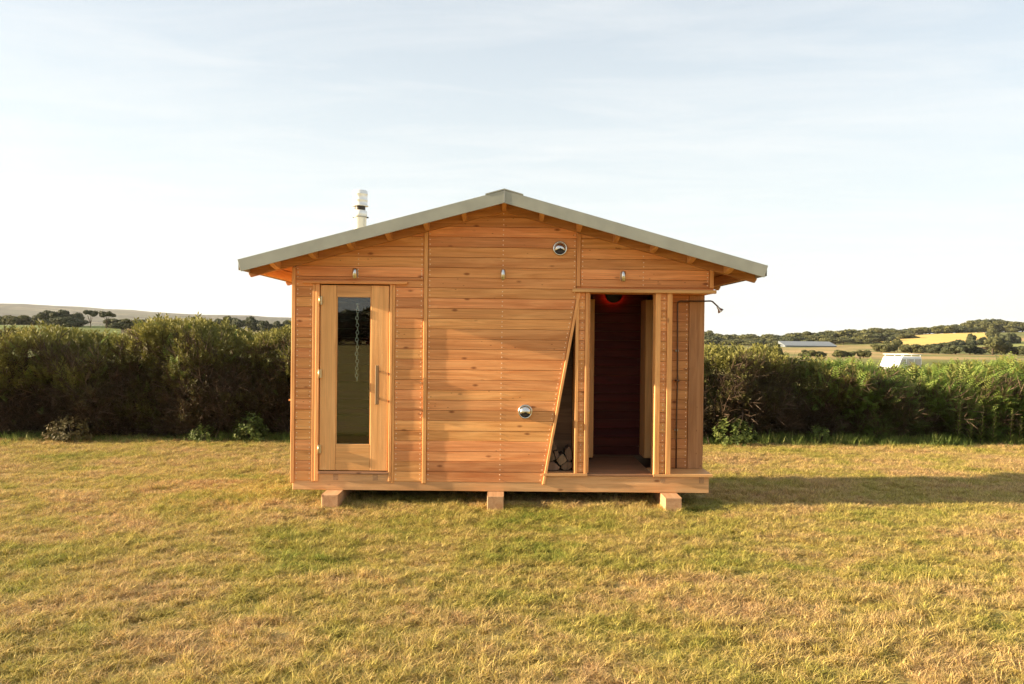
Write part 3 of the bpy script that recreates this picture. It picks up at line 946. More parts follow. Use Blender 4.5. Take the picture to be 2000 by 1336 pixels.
# hedge line and single trees between the two fields
tree_px('round', 1943, 640, 258, 15, 'single round tree standing up in front of the hilltop wood')
tree_px('round2', 1902, 651, 246, 14, 'small lone tree on the hedge line at the lower edge of the golden field')
tree_px('bush2', 1876, 660, 240, 12, 'very small bush on the hedge line left of the small lone tree')
for i in range(9):
    px = 1825 + i * 20
    tree_px('bush2', px, 669 - i * 3.0, 232 + i * 3, 24, ORD[i] + ' bush from the left in the hedge line below the golden field', 'bushes of the hedge line below the golden field', 1.2)
G4 = 'trees in the valley in front of the golden field'
for k_, px, top, v, w, lb in [('bush', 1725, 672, 170, 34, 'olive bush leftmost of the valley trees'), ('bush', 1741, 662, 175, 30, 'olive round bush left of the white vehicle roof'), ('round', 1757, 660, 178, 18, 'tall narrow bush right behind the white vehicle roof'),
                              ('bush', 1785, 670, 165, 42, 'wide olive bush right of the white vehicle roof'), ('bush', 1808, 672, 168, 30, 'olive bush between the wide bush and the brown thicket'), ('bush2', 1838, 676, 160, 30, 'brownish thicket left of the big dark bush'),
                              ('bush2', 1872, 670, 155, 40, 'dark rounded bush, left half of the big dark pair'), ('bush2', 1900, 669, 158, 44, 'big dark rounded bush in the middle of the valley trees'), ('round', 1945, 657, 150, 44, 'tall dark green tree below the single round tree'),
                              ('bush', 1962, 664, 152, 34, 'dark green tree beside the tall valley tree'), ('bush2', 1992, 680, 150, 46, 'low dark bush at the right edge of the view')]:
    tree_px(k_, px, top, v, w, lb, G4)
tree_px('bush', 1512, 664, 95, 34, 'yellow green bush rising just behind the right hedge')
tree_px('bush', 1500, 672, 92, 26, 'low yellow green bush left of the one behind the right hedge')
for i, px in enumerate([1580, 1600, 1640, 1660, 1690]):
    tree_px('bush', px, 681 + (i % 2) * 3, 120, 28, 'low scrub bush on the straw field right of the cabin', 'scrub bushes on the straw field', 0.8)
# left: trees over the hedge
G5 = 'trees behind the left hedge'
for k_, px, top, v, w in [('bush', 8, 614, 165, 22), ('bush', 40, 612, 150, 34), ('bush2', 75, 610, 150, 26), ('round2', 98, 606, 140, 30), ('round2', 125, 605, 140, 34), ('bush2', 120, 618, 135, 44), ('round2', 150, 610, 140, 26), ('bush2', 145, 620, 135, 40), ('bush2', 235, 622, 135, 30), ('bush', 262, 624, 135, 30),
                          ('bush2', 370, 624, 190, 26), ('round2', 388, 618, 190, 26), ('bush2', 410, 621, 190, 24), ('bush2', 432, 618, 185, 26), ('round2', 448, 617, 190, 24), ('bush2', 468, 617, 185, 24), ('round2', 488, 618, 185, 26), ('bush2', 505, 621, 185, 22), ('bush2', 520, 622, 180, 20), ('bush2', 540, 622, 180, 20), ('bush2', 560, 620, 180, 20)]:
    tree_px(k_, px, top, v, w * 1.35, 'dark green tree on the skyline behind the left hedge', G5)
tree_px('flat', 181, 605, 132, 26, 'umbrella shaped dark tree, left one of the pair on the skyline')
tree_px('flat', 212, 607, 132, 30, 'umbrella shaped dark tree, right one of the pair on the skyline')

# belt of trees behind the viewer: it is what the door glass reflects
for i in range(46):
    x = -70 + i * 3.1 + random.uniform(-1, 1)
    tree(random.choice(['round', 'round2', 'bush2']), x, -118 + random.uniform(-5, 5), random.uniform(7.4, 9), random.uniform(7, 10), 'tree in the belt behind the viewer, mirrored in the door glass', 'trees mirrored in the door glass')

# far buildings
M_white = plain('white_render', (0.75, 0.74, 0.70), 0.8)
M_slate = plain('grey_roof', (0.15, 0.17, 0.19), 0.6)
M_win = plain('window_dark', (0.03, 0.03, 0.035), 0.1)


def cottage(x, y, w, h, label, rz=0.0):
    root = empty('cottage', (x, y, Hs(x, y)), label, 'house', rz=rz)
    MB().box(-w / 2, w / 2, -2.5, 2.5, -1, h).build('wall', M_white, root)
    b = MB(); o_ = .3
    b.add([(-w / 2 - o_, -2.9, h), (w / 2 + o_, -2.9, h), (w / 2 + o_, 2.9, h), (-w / 2 - o_, 2.9, h), (-w / 2 - o_, 0, h + 1.9), (w / 2 + o_, 0, h + 1.9)],
          [(0, 1, 5, 4), (2, 3, 4, 5), (1, 2, 5), (3, 0, 4), (0, 3, 2, 1)])
    rf = b.build('roof', M_slate, root)
    MB().box(-w / 2 + .2, -w / 2 + .9, -.35, .35, h + 1.0, h + 2.6).build('chimney', M_white, rf)
    for k in range(2):
        MB().box(-w * .28 + k * w * .56 - .45, -w * .28 + k * w * .56 + .45, -2.56, -2.48, h - 1.9, h - .7).build('window', M_win, root)
    return root


for px, v, w, lb, py in [(1887, 392, 5, 'white cottage among the trees above the golden field', 640)]:
    cottage(geo(px, v), v - 8, w, 2.2, lb)

# long low grey roofed shed in the valley
x0, x1, v = geo(1536, 255), geo(1637, 255), 255
zc = 1.755 - 22 * v / 1520.0
sh = empty('shed', ((x0 + x1) / 2, v - 8, Hs((x0 + x1) / 2, v - 8)), 'long low shed with pale blue grey roof beyond the right hedge', 'shed')
w = x1 - x0
MB().box(-w / 2, w / 2, 0, 6, -1, 0.5).build('wall', M_slate, sh)
for k in range(5):
    a_, b_ = -w / 2 - .2 + (w + .4) * k / 5 + .04, -w / 2 - .2 + (w + .4) * (k + 1) / 5 - .04
    MB().add([(a_, -.3, .5), (b_, -.3, .5), (b_, 6.3, 1.9), (a_, 6.3, 1.9), (a_, -.3, .42), (b_, -.3, .42), (b_, 6.3, 1.0), (a_, 6.3, 1.0)], [(0, 1, 2, 3), (7, 6, 5, 4), (4, 5, 1, 0), (5, 6, 2, 1), (6, 7, 3, 2), (7, 4, 0, 3)]).build('roof_panel', M_slate, sh)

# ------------------------------------------------------------------ white off-road vehicle behind the right hedge
M_wpaint = plain('white_paint', (0.80, 0.80, 0.78), 0.3)
M_tyre = plain('tyre_rubber', (0.02, 0.02, 0.02), 0.8)
M_wglass = plain('car_glass', (0.46, 0.43, 0.39), 0.15)
vx, vv_ = geo(1757, 53), 53.0
zv = Hs(vx, vv_ - 8) - 0.16
car = empty('parked_vehicle', (vx, vv_ - 8, zv), 'white off-road vehicle with roof rack parked behind the right hedge', 'vehicle', rz=R(20))


def profile_body(b, prof, y0, y1, c=.03):
    b.prism(prof, y0, y1, c)


b = MB()
b.prism([(-1.6, .5), (1.55, .5), (1.6, .7), (1.55, 1.02), (-.85, 1.05), (-1.55, .95), (-1.65, .75)], -.85, .85, .04)
b.build('body', M_wpaint, car)
b = MB()
b.prism([(-.80, 1.05), (1.45, 1.02), (1.38, 1.72), (1.25, 1.78), (-.35, 1.78), (-.45, 1.72)], -.76, .76, .05)
b.build('cab', M_wpaint, car)
for (p_) in ([(-.68, 1.10), (-.05, 1.10), (-.05, 1.62), (-.38, 1.62)], [(.05, 1.10), (.65, 1.10), (.65, 1.62), (.05, 1.62)], [(.75, 1.10), (1.32, 1.10), (1.28, 1.62), (.75, 1.62)]):
    MB().prism(p_, -.775, -.755, .004).build('window', M_wglass, car)
for x in (-1.05, 1.05):
    for y in (-.85, .67):
        w_ = MB().lathe([(0.05, 0), (.34, 0), (.37, .04), (.37, .16), (.34, .2), (.05, .2)], 20, 'y', (x, y, .36)).build('wheel', M_tyre, car)
rk = MB()
for y in (-.7, .7):
    rk.tube([(-.55, y, 1.93), (1.45, y, 1.93)], .022, 6)
for x in (-.5, -.1, .3, .7, 1.1, 1.4):
    rk.tube([(x, -.7, 1.93), (x, .7, 1.93)], .018, 6)
for x in (-.35, .5, 1.3):
    for y in (-.7, .7): rk.tube([(x, y, 1.74), (x, y, 1.93)], .018, 6)
rk.build('roof_rack', M_wpaint, car)

# ================================================================== THE CABIN
cab = empty('wooden_cabin', (0, 0, 0), 'gabled larch cabin with grey metal roof edge and glazed door, standing on timber skids', 'cabin')
AX = -0.015                    # ridge position
SL = 0.2726                    # roof slope
XL, XR = -2.16, 2.13           # wall corners
DEP = 1.32                      # cabin depth


def roofline(x, z0): return z0 - SL * abs(x - AX)


def under(poly, z0):
    """clip below the roof line with apex z0"""
    poly = clip(poly, SL, 1, z0 + SL * AX)
    if len(poly) > 2: poly = clip(poly, -SL, 1, z0 - SL * AX)
    return poly


PITCH = 0.1047
Z0L = 2.966
rows = []
zt = Z0L + PITCH
while zt > 0.1:
    rows.append((zt - PITCH, zt)); zt -= PITCH


def board(poly, y0=-0.022, y1=0.0, mat=None, c=.0032):
    jit = random.uniform(-.0015, .0015)
    return MB().prism(poly, y0 + jit, y1, c).build('board', mat or M_clad, cab)


nails = MB()


def nail(x, z, y=-0.022, r_=0.0055):
    b_ = [(x + r_ * math.cos(k * math.pi / 3), y - .0035, z + r_ * math.sin(k * math.pi / 3)) for k in range(6)]
    c_ = [(x + r_ * 1.2 * math.cos(k * math.pi / 3), y + .002, z + r_ * 1.2 * math.sin(k * math.pi / 3)) for k in range(6)]
    nails.add(b_ + c_, [tuple(range(6))[::-1]] + [(k, (k + 1) % 6, (k + 1) % 6 + 6, k + 6) for k in range(6)])


def boards(x0, x1, zlo, zhi, nail_x=(), roof=None, extra=None, y0=-0.022, y1=0.0, mat=None, gap=.0013, nr=None):
    for (a_, b_) in rows:
        lo, hi = max(a_ + gap, zlo), min(b_ - gap, zhi)
        if hi - lo < .015: continue
        if roof is not None and lo > roofline(max(min(AX, x1), x0), roof) - .01: continue
        poly = [(x0, lo), (x1, lo), (x1, hi), (x0, hi)]
        if roof is not None: poly = under(poly, roof)
        if extra and len(poly) > 2: poly = clip(poly, *extra)
        if len(poly) < 3: continue
        xs_ = [p_[0] for p_ in poly]
        if max(xs_) - min(xs_) < .03: continue
        board(poly, y0, y1, mat)
        for nx_ in nail_x:
            for zz in (lo + (b_ - a_) * .27, lo + (b_ - a_) * .70):
                xx = nx_(zz) if callable(nx_) else nx_
                if zz < zhi - .01 and (roof is None or zz < roofline(xx, roof) - .02) and min(xs_) < xx < max(xs_):
                    nail(xx + random.uniform(-.002, .002), zz + random.uniform(-.004, .004), y0)


RB = 3.02       # rafter board lower line (apex)
# structural backing wall, with openings left for the door, log store and porch
bk = MB()
bk.prism(under([(XL + .01, 2.262), (XR - .01, 2.262), (XR - .01, 3.4), (XL + .01, 3.4)], 3.10), 0.0, .06)
bk.prism([(XL + .01, .20), (-1.90, .20), (-1.90, 2.262), (XL + .01, 2.262)], 0.0, .06)
bk.prism([(-1.175, .20), (.40, .20), (.7415, 2.262), (-1.175, 2.262)], 0.0, .06)
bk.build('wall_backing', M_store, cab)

dx = (0.7415 - 0.40) / (2.20 - 0.235)


def diag(z): return 0.405 + (z - 0.235) * dx


# cladding
boards(-2.135, -0.832, 2.305, 3.1, (-2.115, -1.50, -.852), RB)
boards(-2.135, -1.965, 0.236, 2.303, (-2.117, -1.985))
boards(-1.945 + .0, -1.925, 2.262, 2.303)
boards(-1.118, -0.832, 0.228, 2.303, (-1.098, -.852))
# little pieces of board above the door frame on either side
boards(-1.9645, -1.1185, 2.262, 2.303)
# centre panel, cut by the slanting edge
cpoly = (1.0, -dx, 0.405 - 0.235 * dx - 0.004)
boards(-0.786, 0.731, 0.228, 3.1, (-.768, -.02, .712), RB, None) if False else None
for (a_, b_) in rows:
    lo, hi = max(a_ + .0013, .228), min(b_ - .0013, 3.1)
    if hi - lo < .015: continue
    poly = [(-.786, lo), (.731, lo), (.731, hi), (-.786, hi)]
    poly = under(poly, RB)
    if len(poly) > 2 and lo < 2.19: poly = clip(poly, *cpoly)
    if len(poly) < 3 or (max(q[0] for q in poly) - min(q[0] for q in poly)) < .05: continue
    board(poly)
    for zz in (lo + .028, lo + .073):
        xe = .712 if zz > 2.2 else diag(zz) - .027
        for xx in (-.768, -.024 + (zz - 2) * .004, xe):
            if zz < hi and zz < roofline(xx, RB) - .02: nail(xx + random.uniform(-.002, .002), zz + random.uniform(-.004, .004))
boards(.776, 2.098, 2.262, 3.1, (.794, 1.42, 2.08), RB)

# upright battens
def batten(x0, x1, z0, z1, y0=-.034, y1=0.0, mat=None, roof=None, name='batten'):
    poly = [(x0, z0), (x1, z0), (x1, z1), (x0, z1)]
    if roof: poly = under(poly, roof)
    return MB().prism(poly, y0, y1, .004).build(name, mat or M_cladv, cab)


batten(-2.175, -2.137, .225, 3.2, roof=RB - .01, y0=-.036, y1=.03)
batten(-.829, -.789, .228, 3.2, roof=RB - .004)
batten(.734, .773, 2.262, 3.2, roof=RB - .004)
batten(2.101, 2.142, 2.262, 3.2, roof=RB + .05, y0=-.036, y1=.03)
# slanting batten of the log store
w_ = .030
MB().prism([(diag(.228), .228), (diag(.228) + w_, .228), (diag(2.200) + w_, 2.200), (diag(2.200), 2.200)], -.036, .05, .004).build('slanting_batten', M_cladv, cab)

# sill beam and deck edge
MB().prism([(-2.155, .150), (2.122, .150), (2.122, .318), (-2.155, .318)], -.018, .10, .005).build('sill_beam', M_beam, cab)
for x in (-1.74, -1.335, 1.62, 2.02):
    MB().prism([(x, .252), (x + .052, .252), (x + .052, .316), (x, .316)], -.0205, .02, .001).build('joist_end', M_skid, cab)
for (x0_, x1_) in ((.412, .865), (1.545, 2.152)):
    MB().box(x0_, x1_, -.045, .36 if x0_ > 1 else .30, .3205, .345).build('ledge', M_trim, cab)
MB().box(.866, 1.544, -.032, .38, .3205, .338).build('threshold', M_floor, cab)
# lintels
MB().prism([(.690, 2.204), (2.165, 2.204), (2.165, 2.240), (.690, 2.240)], -.062, .0, .004).build('lintel', M_trim, cab)
MB().box(.70, 2.15, 0.0, .36, 2.206, 2.262).build('porch_soffit', M_clad, cab)
MB().prism([(-2.055, 2.262), (-1.000, 2.262), (-.990, 2.290), (-2.060, 2.290)], -.058, -.022, .004).build('drip_board', M_clad, cab)

# rafter boards lying along the slope on the gable wall
for sgn in (-1, 1):
    xe = 2.595
    pts = [(AX, RB), (AX, 3.135), (AX + sgn * xe, 3.135 - SL * xe), (AX + sgn * xe, 3.135 - SL * xe - .075), (AX + sgn * (xe - .02), RB - SL * xe + .008)]
    if sgn > 0: pts = pts[::-1]
    pts = pts[::-1] if sgn > 0 else pts
    area = sum(pts[i][0] * pts[(i + 1) % 5][1] - pts[(i + 1) % 5][0] * pts[i][1] for i in range(5))
    if area < 0: pts = pts[::-1]
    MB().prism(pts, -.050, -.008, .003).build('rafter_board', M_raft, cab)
    MB().prism(pts, DEP - .03, DEP + .02, .003).build('rafter_board', M_raft, cab)
# purlin tails: deeper at the wall, curving up thin to the roof edge
OV = 0.40
for k in range(-6, 7):
    x = AX + .3785 * k - (.02 if k < 0 else 0)
    zt = roofline(x, 3.136)
    prof = []
    for t in np.linspace(0, 1, 9):
        prof.append((-.05 - (OV - .065) * t, .108 - .062 * t ** 1.9))
    bw = .021
    vs2, fs2 = [], []
    for (yy, dz) in prof:
        for xx in (x - bw, x + bw):
            tz = roofline(xx, 3.136)
            vs2 += [(xx, yy, tz - dz), (xx, yy, tz)]
    for i in range(8):
        a_ = i * 4
        fs2 += [(a_, a_ + 2, a_ + 6, a_ + 4), (a_ + 1, a_ + 5, a_ + 7, a_ + 3), (a_, a_ + 4, a_ + 5, a_ + 1), (a_ + 2, a_ + 3, a_ + 7, a_ + 6)]
    fs2 += [(0, 1, 3, 2), (32, 34, 35, 33)]
    MB().add(vs2, fs2).build('purlin_tail', M_purl, cab)
# eave purlins running back along the slope ends
for sgn in (-1, 1):
    for q in (2.46,):
        x = AX + sgn * q
        z = roofline(x, 3.136)
        MB().box(min(x, x + sgn * .045), max(x, x + sgn * .045), -.008, DEP + .05, z - .11, z - .012).build('eave_purlin', M_purl, cab)
# soffit boards under the roof sheet, roof sheet, ridge cap, metal edge trims
for sgn in (-1, 1):
    for k in range(16):
        y0_ = -OV + .03 + k * .1235
        y1_ = y0_ + .120
        xi, xo = AX + sgn * .0, AX + sgn * 2.575
        zi, zo = 3.136, 3.136 - SL * 2.575
        vv2 = [(xi, y0_, zi), (xo, y0_, zo), (xo, y1_, zo), (xi, y1_, zi), (xi, y0_, zi + .014), (xo, y0_, zo + .014), (xo, y1_, zo + .014), (xi, y1_, zi + .014)]
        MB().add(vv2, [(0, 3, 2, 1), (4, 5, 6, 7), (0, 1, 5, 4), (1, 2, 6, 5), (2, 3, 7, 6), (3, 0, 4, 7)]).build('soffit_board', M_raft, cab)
    # corrugated metal sheet
    nn = 96
    vv2, ff2 = [], []
    for i in range(nn + 1):
        y_ = -OV + .004 + (DEP + .12 + OV) * i / nn
        dz = .004 * math.cos(i * math.pi / 2 * 1.0)
        for (q, e_) in ((0.02, 0), (2.585, 0)):
            vv2.append((AX + sgn * q, y_, 3.158 - SL * q + dz))
    for i in range(nn): ff2.append((2 * i, 2 * i + 1, 2 * i + 3, 2 * i + 2))
    MB().add(vv2, ff2).build('roof_sheet', M_galv, cab)
    # bargeboard trim (front and back), bent metal: face plus a top lip
    for (ya, yb) in ((-OV, -OV + .012), (DEP + .10, DEP + .112)):
        xe = 2.590; ex = .034
        pts = [(AX + sgn * .0015, 3.046), (AX + sgn * .0015, 3.170), (AX + sgn * xe, 3.170 - SL * xe), (AX + sgn * (xe - ex), 3.046 - SL * (xe - ex))]
        area = sum(pts[i][0] * pts[(i + 1) % 4][1] - pts[(i + 1) % 4][0] * pts[i][1] for i in range(4))
        if area < 0: pts = pts[::-1]
        MB().prism(pts, ya, yb, .002).build('edge_trim', M_galv, cab)
    q0, q1 = .02, 2.59
    tl = [(AX + sgn * q0, 3.1705 - SL * q0), (AX + sgn * q1, 3.1705 - SL * q1)]
    MB().add([(tl[0][0], -OV + .001, tl[0][1]), (tl[1][0], -OV + .001, tl[1][1]), (tl[1][0], -OV + .10, tl[1][1]), (tl[0][0], -OV + .10, tl[0][1]),
              (tl[0][0], -OV + .001, tl[0][1] - .003), (tl[1][0], -OV + .001, tl[1][1] - .003), (tl[1][0], -OV + .10, tl[1][1] - .003), (tl[0][0], -OV + .10, tl[0][1] - .003)],
             [(0, 1, 2, 3), (7, 6, 5, 4), (0, 4, 5, 1), (3, 2, 6, 7), (0, 3, 7, 4), (1, 5, 6, 2)]).build('top_lip', M_galv, cab)
    # eave flashing
    x = AX + sgn * 2.578
    z = 3.166 - SL * 2.578
    MB().box(min(x, x + sgn * .006), max(x, x + sgn * .006), -OV + .013, DEP + .10, z - .10, z - .004).build('eave_flashing', M_galv, cab)
# ridge cap folded over the apex
y0_, y1_ = -OV - .004, DEP + .116
c_ = .185
vv2 = [(AX - c_, y0_, 3.1745 - SL * c_ + .010), (AX, y0_, 3.186), (AX + c_, y0_, 3.1745 - SL * c_ + .010), (AX - c_, y1_, 3.1745 - SL * c_ + .010), (AX, y1_, 3.186), (AX + c_, y1_, 3.1745 - SL * c_ + .010)]
vv2 += [(a_, b_, z_ - .012) for a_, b_, z_ in vv2]
MB().add(vv2, [(0, 1, 4, 3), (1, 2, 5, 4), (6, 9, 10, 7), (7, 10, 11, 8), (0, 6, 7, 1), (1, 7, 8, 2), (3, 4, 10, 9), (4, 5, 11, 10), (0, 3, 9, 6), (2, 8, 11, 5)]).build('ridge_cap', M_galv, cab)
MB().box(AX - .004, AX + .004, -OV - .004, -OV + .001, 3.05, 3.172).build('apex_seam', M_brush, cab)

# side and back walls
for sgn, xw in ((-1, XL), (1, XR)):
    ys0 = 0.06 if sgn < 0 else .36
    MB().box(min(xw, xw - sgn * .05), max(xw, xw - sgn * .05), ys0, DEP, .20, 2.52).build('side_wall', M_store, cab)
    if sgn > 0:
        MB().box(xw - .05, xw, .0601, .359, 2.265, 2.52).build('side_wall', M_store, cab)
    for (a_, b_) in rows:
        if a_ > 2.42 or b_ < .2: continue
        ya = ys0 + .002
        if sgn > 0 and a_ > 2.25: ya = .034
        if sgn < 0: ya = .032
        MB().box(xw if sgn > 0 else xw - .022, xw + .022 if sgn > 0 else xw, ya, DEP, max(a_, .2) + .0022, b_ - .0022).build('board', M_side, cab)
bw_ = under([(XL + .055, .20), (XR - .055, .20), (XR - .055, 3.4), (XL + .055, 3.4)], 3.10)
MB().prism(bw_, DEP - .08, DEP - .03).build('back_wall', M_store, cab)
MB().box(-2.235, -2.16, .10, .135, 1.05, 1.066).build('side_peg', M_trim, cab)
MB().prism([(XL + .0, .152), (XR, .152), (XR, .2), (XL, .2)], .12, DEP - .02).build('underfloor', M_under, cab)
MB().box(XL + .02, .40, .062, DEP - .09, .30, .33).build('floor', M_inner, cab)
MB().box(.8725, 1.548, .385, DEP - .09, .3005, .334).build('floor', M_floor, cab)
# skids
for (x, y0_) in ((-1.805, -.245), (-.155, -.25), (1.625, -.255)):
    w2 = .165
    MB().box(x, x + w2, y0_, DEP + .1, -.015, .1485, .006).build('skid', M_skid, cab)

# log store lining
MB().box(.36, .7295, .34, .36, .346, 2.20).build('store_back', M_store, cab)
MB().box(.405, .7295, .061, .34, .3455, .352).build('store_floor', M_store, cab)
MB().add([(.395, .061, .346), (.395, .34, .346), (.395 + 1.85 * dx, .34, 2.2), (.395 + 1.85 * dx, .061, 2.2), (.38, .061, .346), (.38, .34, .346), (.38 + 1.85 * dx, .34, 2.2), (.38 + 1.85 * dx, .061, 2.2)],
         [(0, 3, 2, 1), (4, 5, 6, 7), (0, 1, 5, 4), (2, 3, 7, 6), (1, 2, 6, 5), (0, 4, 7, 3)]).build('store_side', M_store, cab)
# pillar between log store and porch: two battens, short boards between
batten(.7305, .764, .3455, 2.2035, y0=-.030, y1=.30)
boards(.766, .828, .3455, 2.2035, (.797,), y0=-.008, y1=.05)
batten(.830, .858, .3455, 2.2035, y0=-.030, y1=.05)
batten(.8585, .872, .3455, 2.2035, y0=-.012, y1=.30)
for (a_, b_) in rows:
    lo, hi = max(a_ + .002, .346), min(b_ - .002, 2.203)
    if hi - lo > .02: MB().box(.8725, .882, .0, .34, lo, hi, 0).build('board', M_nook, cab)
# pillar right of the porch
batten(1.549, 1.604, .3455, 2.2035, y0=-.030, y1=.06)
boards(1.606, 1.668, .3455, 2.2035, (1.640,), y0=-.008, y1=.05)
batten(1.670, 1.722, .3455, 2.2035, y0=-.030, y1=.33)
MB().box(1.5495, 1.560, .0605, .12, .336, 2.203).build('porch_side', M_cladv, cab)
# shower nook back wall
MB().box(1.60, 2.12, .352, .40, .20, 2.25).build('nook_wall', M_store, cab)
boards(1.7225, 1.975, .3455, 2.2035, (1.955,), y0=.330, y1=.352, mat=M_nook)
batten(1.978, 2.143, .3455, 2.2035, y0=.322, y1=.40, mat=wood('corner_board', (0.38, 0.18, 0.075), (0.56, 0.30, 0.135), 'z', 0.4, 0.05))

# porch interior
for (a_, b_) in rows:
    lo, hi = max(a_ + .003, .336), min(b_ - .003, 2.95)
    if hi - lo < .03: continue
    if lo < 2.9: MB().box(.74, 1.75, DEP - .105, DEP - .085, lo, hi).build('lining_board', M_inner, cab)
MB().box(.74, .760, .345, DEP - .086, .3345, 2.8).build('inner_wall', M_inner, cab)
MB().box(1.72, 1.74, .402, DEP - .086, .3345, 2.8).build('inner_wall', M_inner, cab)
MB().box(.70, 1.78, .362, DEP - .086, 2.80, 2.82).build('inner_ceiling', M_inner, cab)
# open inner door leaves
for (x0_, x1_) in ((.962, 1.022), (1.604, 1.682)):
    r0 = MB().box(x0_, x1_, .82, 1.14, .375, 2.175, .006).build('inner_door', M_door, cab)
    MB().tube([((x0_ + x1_) / 2, .90, 2.175), ((x0_ + x1_) / 2, .90, 2.215)], .012, 8).build('roller', M_iron, r0)
# back-lit round lamp glowing red
dl = MB().lathe([(0.001, 0), (.094, 0), (.100, .006), (.100, .050), (.097, .050), (.097, .022), (.001, .022)], 32, 'y', (1.279, DEP - .215, 2.250)).build('disc_lamp', M_black, cab)
MB().lathe([(.060, 0), (.090, 0), (.090, .010), (.060, .010), (.060, 0)], 32, 'y', (1.279, DEP - .183, 2.250)).build('glow_ring', M_red, dl)

# interior of the glazed room: bench and stove silhouette
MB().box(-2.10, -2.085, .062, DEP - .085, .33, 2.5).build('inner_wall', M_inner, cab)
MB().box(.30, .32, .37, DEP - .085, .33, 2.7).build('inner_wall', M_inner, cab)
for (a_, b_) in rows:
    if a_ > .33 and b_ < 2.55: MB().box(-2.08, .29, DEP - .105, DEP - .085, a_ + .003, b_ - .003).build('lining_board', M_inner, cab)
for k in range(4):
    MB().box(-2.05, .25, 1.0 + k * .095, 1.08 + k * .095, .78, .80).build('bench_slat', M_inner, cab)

# flue
fl = MB().lathe([(.070, 0), (.070, .46), (.078, .465), (.078, .535), (.062, .545)], 28, 'z', (-1.64, .80, 2.60)).build('flue', M_flue, cab)
MB().lathe([(.058, 0), (.058, .07)], 28, 'z', (-1.64, .80, 3.135)).build('flue_neck', M_iron, fl)
MB().lathe([(.050, -.004), (.092, -.004), (.092, .002), (.081, .008), (.080, .058), (.085, .062), (.080, .066), (.080, .126), (.085, .130), (.080, .134), (.080, .166), (.074, .172), (.001, .174)], 28, 'z', (-1.64, .80, 3.195)).build('flue_cowl', M_flue, fl)
MB().lathe([(.073, 0), (.082, .004), (.082, .014), (.073, .018)], 28, 'z', (-1.64, .80, 3.06)).build('clamp_band', M_brush, fl)
MB().box(-1.565, -1.545, .79, .81, 3.058, 3.072).build('clamp_screw', M_iron, fl)

# wall lights: cylinder on a small backplate
for (x, z) in ((-1.524, 2.366), (-.020, 2.370), (1.204, 2.368)):
    w_ = MB().box(x - .020, x + .020, -.028, -.020, z - .035, z + .048, .002).build('wall_light', M_brush, cab)
    MB().box(x - .012, x + .012, -.075, -.028, z + .020, z + .040, .002).build('arm', M_steel, w_)
    MB().lathe([(.0, .052), (.018, .052), (.0235, .047), (.0235, -.050), (.020, -.052), (.018, -.045), (.0, -.045)], 20, 'z', (x, -.090, z)).build('lamp_body', M_steel, w_)
# round stainless vents with hooded slot
for (x, z, th) in ((.560, 2.650, 0), (.222, .975, 0)):
    v_ = MB().lathe([(.0, -.003), (.070, -.003), (.074, -.008), (.074, -.020), (.066, -.026), (.058, -.020), (.056, -.010), (.0, -.010)], 36, 'y', (x, -.022, z)).build('vent', M_steel, cab)
    hb = MB(); vv2, ff2 = [], []
    nu, nv2 = 24, 10
    for i in range(nu + 1):                      # hood: upper part of a shallow dome, cut off below the middle
        a_ = R(-25) + (R(230)) * i / nu
        for j in range(nv2 + 1):
            ph = (math.pi / 2) * j / nv2
            rr_ = .058 * math.cos(ph)
            vv2.append((x + rr_ * math.cos(a_), -.036 - .036 * math.sin(ph), z + rr_ * math.sin(a_) * 1.0))
    for i in range(nu):
        for j in range(nv2):
            q_ = i * (nv2 + 1) + j
            ff2.append((q_, q_ + nv2 + 1, q_ + nv2 + 2, q_ + 1))
    hb.add(vv2, ff2, True)
    hb.build('hood', M_steel, v_)
    MB().lathe([(.0, -.0125), (.054, -.0125)], 30, 'y', (x, -.022, z)).build('vent_mesh', M_iron, v_)

# shower pipe and head
sp = MB().tube([(1.852, .300, .352), (1.850, .300, .9), (1.856, .300, 1.3), (1.848, .300, 1.9), (1.845, .300, 2.10), (1.852, .300, 2.130), (1.875, .300, 2.138), (2.10, .300, 2.140), (2.20, .300, 2.145), (2.222, .300, 2.138), (2.285, .300, 2.080)], .0085, 8).build('shower_pipe', M_copper, cab)
MB().lathe([(.010, .03), (.014, .02), (.016, .0), (.034, -.026), (.036, -.034), (.030, -.036), (.0, -.036)], 16, 'z').build('shower_head', M_steel, sp, (2.292, .300, 2.062)).rotation_euler = (0, R(-38), 0)
for (x, z) in ((1.852, .75), (1.851, 1.6)):
    MB().box(x - .016, x + .016, .306, .331, z, z + .02).build('pipe_clip', M_brush, sp)
MB().lathe([(.0, 0), (.026, 0), (.026, .02), (.0, .02)], 14, 'z', (1.852, .300, 1.28)).build('shower_valve', M_copper, sp)

# glazed door
FR = [(-1.926, .345), (-1.149, .345), (-1.149, 2.258), (-1.926, 2.258)]
for (x0_, x1_) in ((-1.930, -1.892), (-1.176, -1.146)):
    batten(x0_, x1_, .243 if x0_ < -1.5 else .243, 2.2605, y0=-.034, y1=.08, name='door_jamb')
batten(-1.9635, -1.932, .236, 2.2605, y0=-.028, y1=.02, name='door_casing')
batten(-1.1445, -1.1195, .228, 2.2605, y0=-.028, y1=.02, name='door_casing')
MB().prism([(-1.8915, .318), (-1.1765, .318), (-1.1765, .342), (-1.8915, .342)], -.040, .08, .003).build('door_sill', M_floor, cab)
door = MB().prism([(-1.884, .352), (-1.742 + .02, .352), (-1.742 + .02, 2.250), (-1.884, 2.250)], -.018, .030, .003).build('door', M_door, cab)
door.name = 'door'
MB().prism([(-1.366, .352), (-1.185, .352), (-1.185, 2.250), (-1.366, 2.250)], -.018, .030, .003).build('stile', M_door, door)
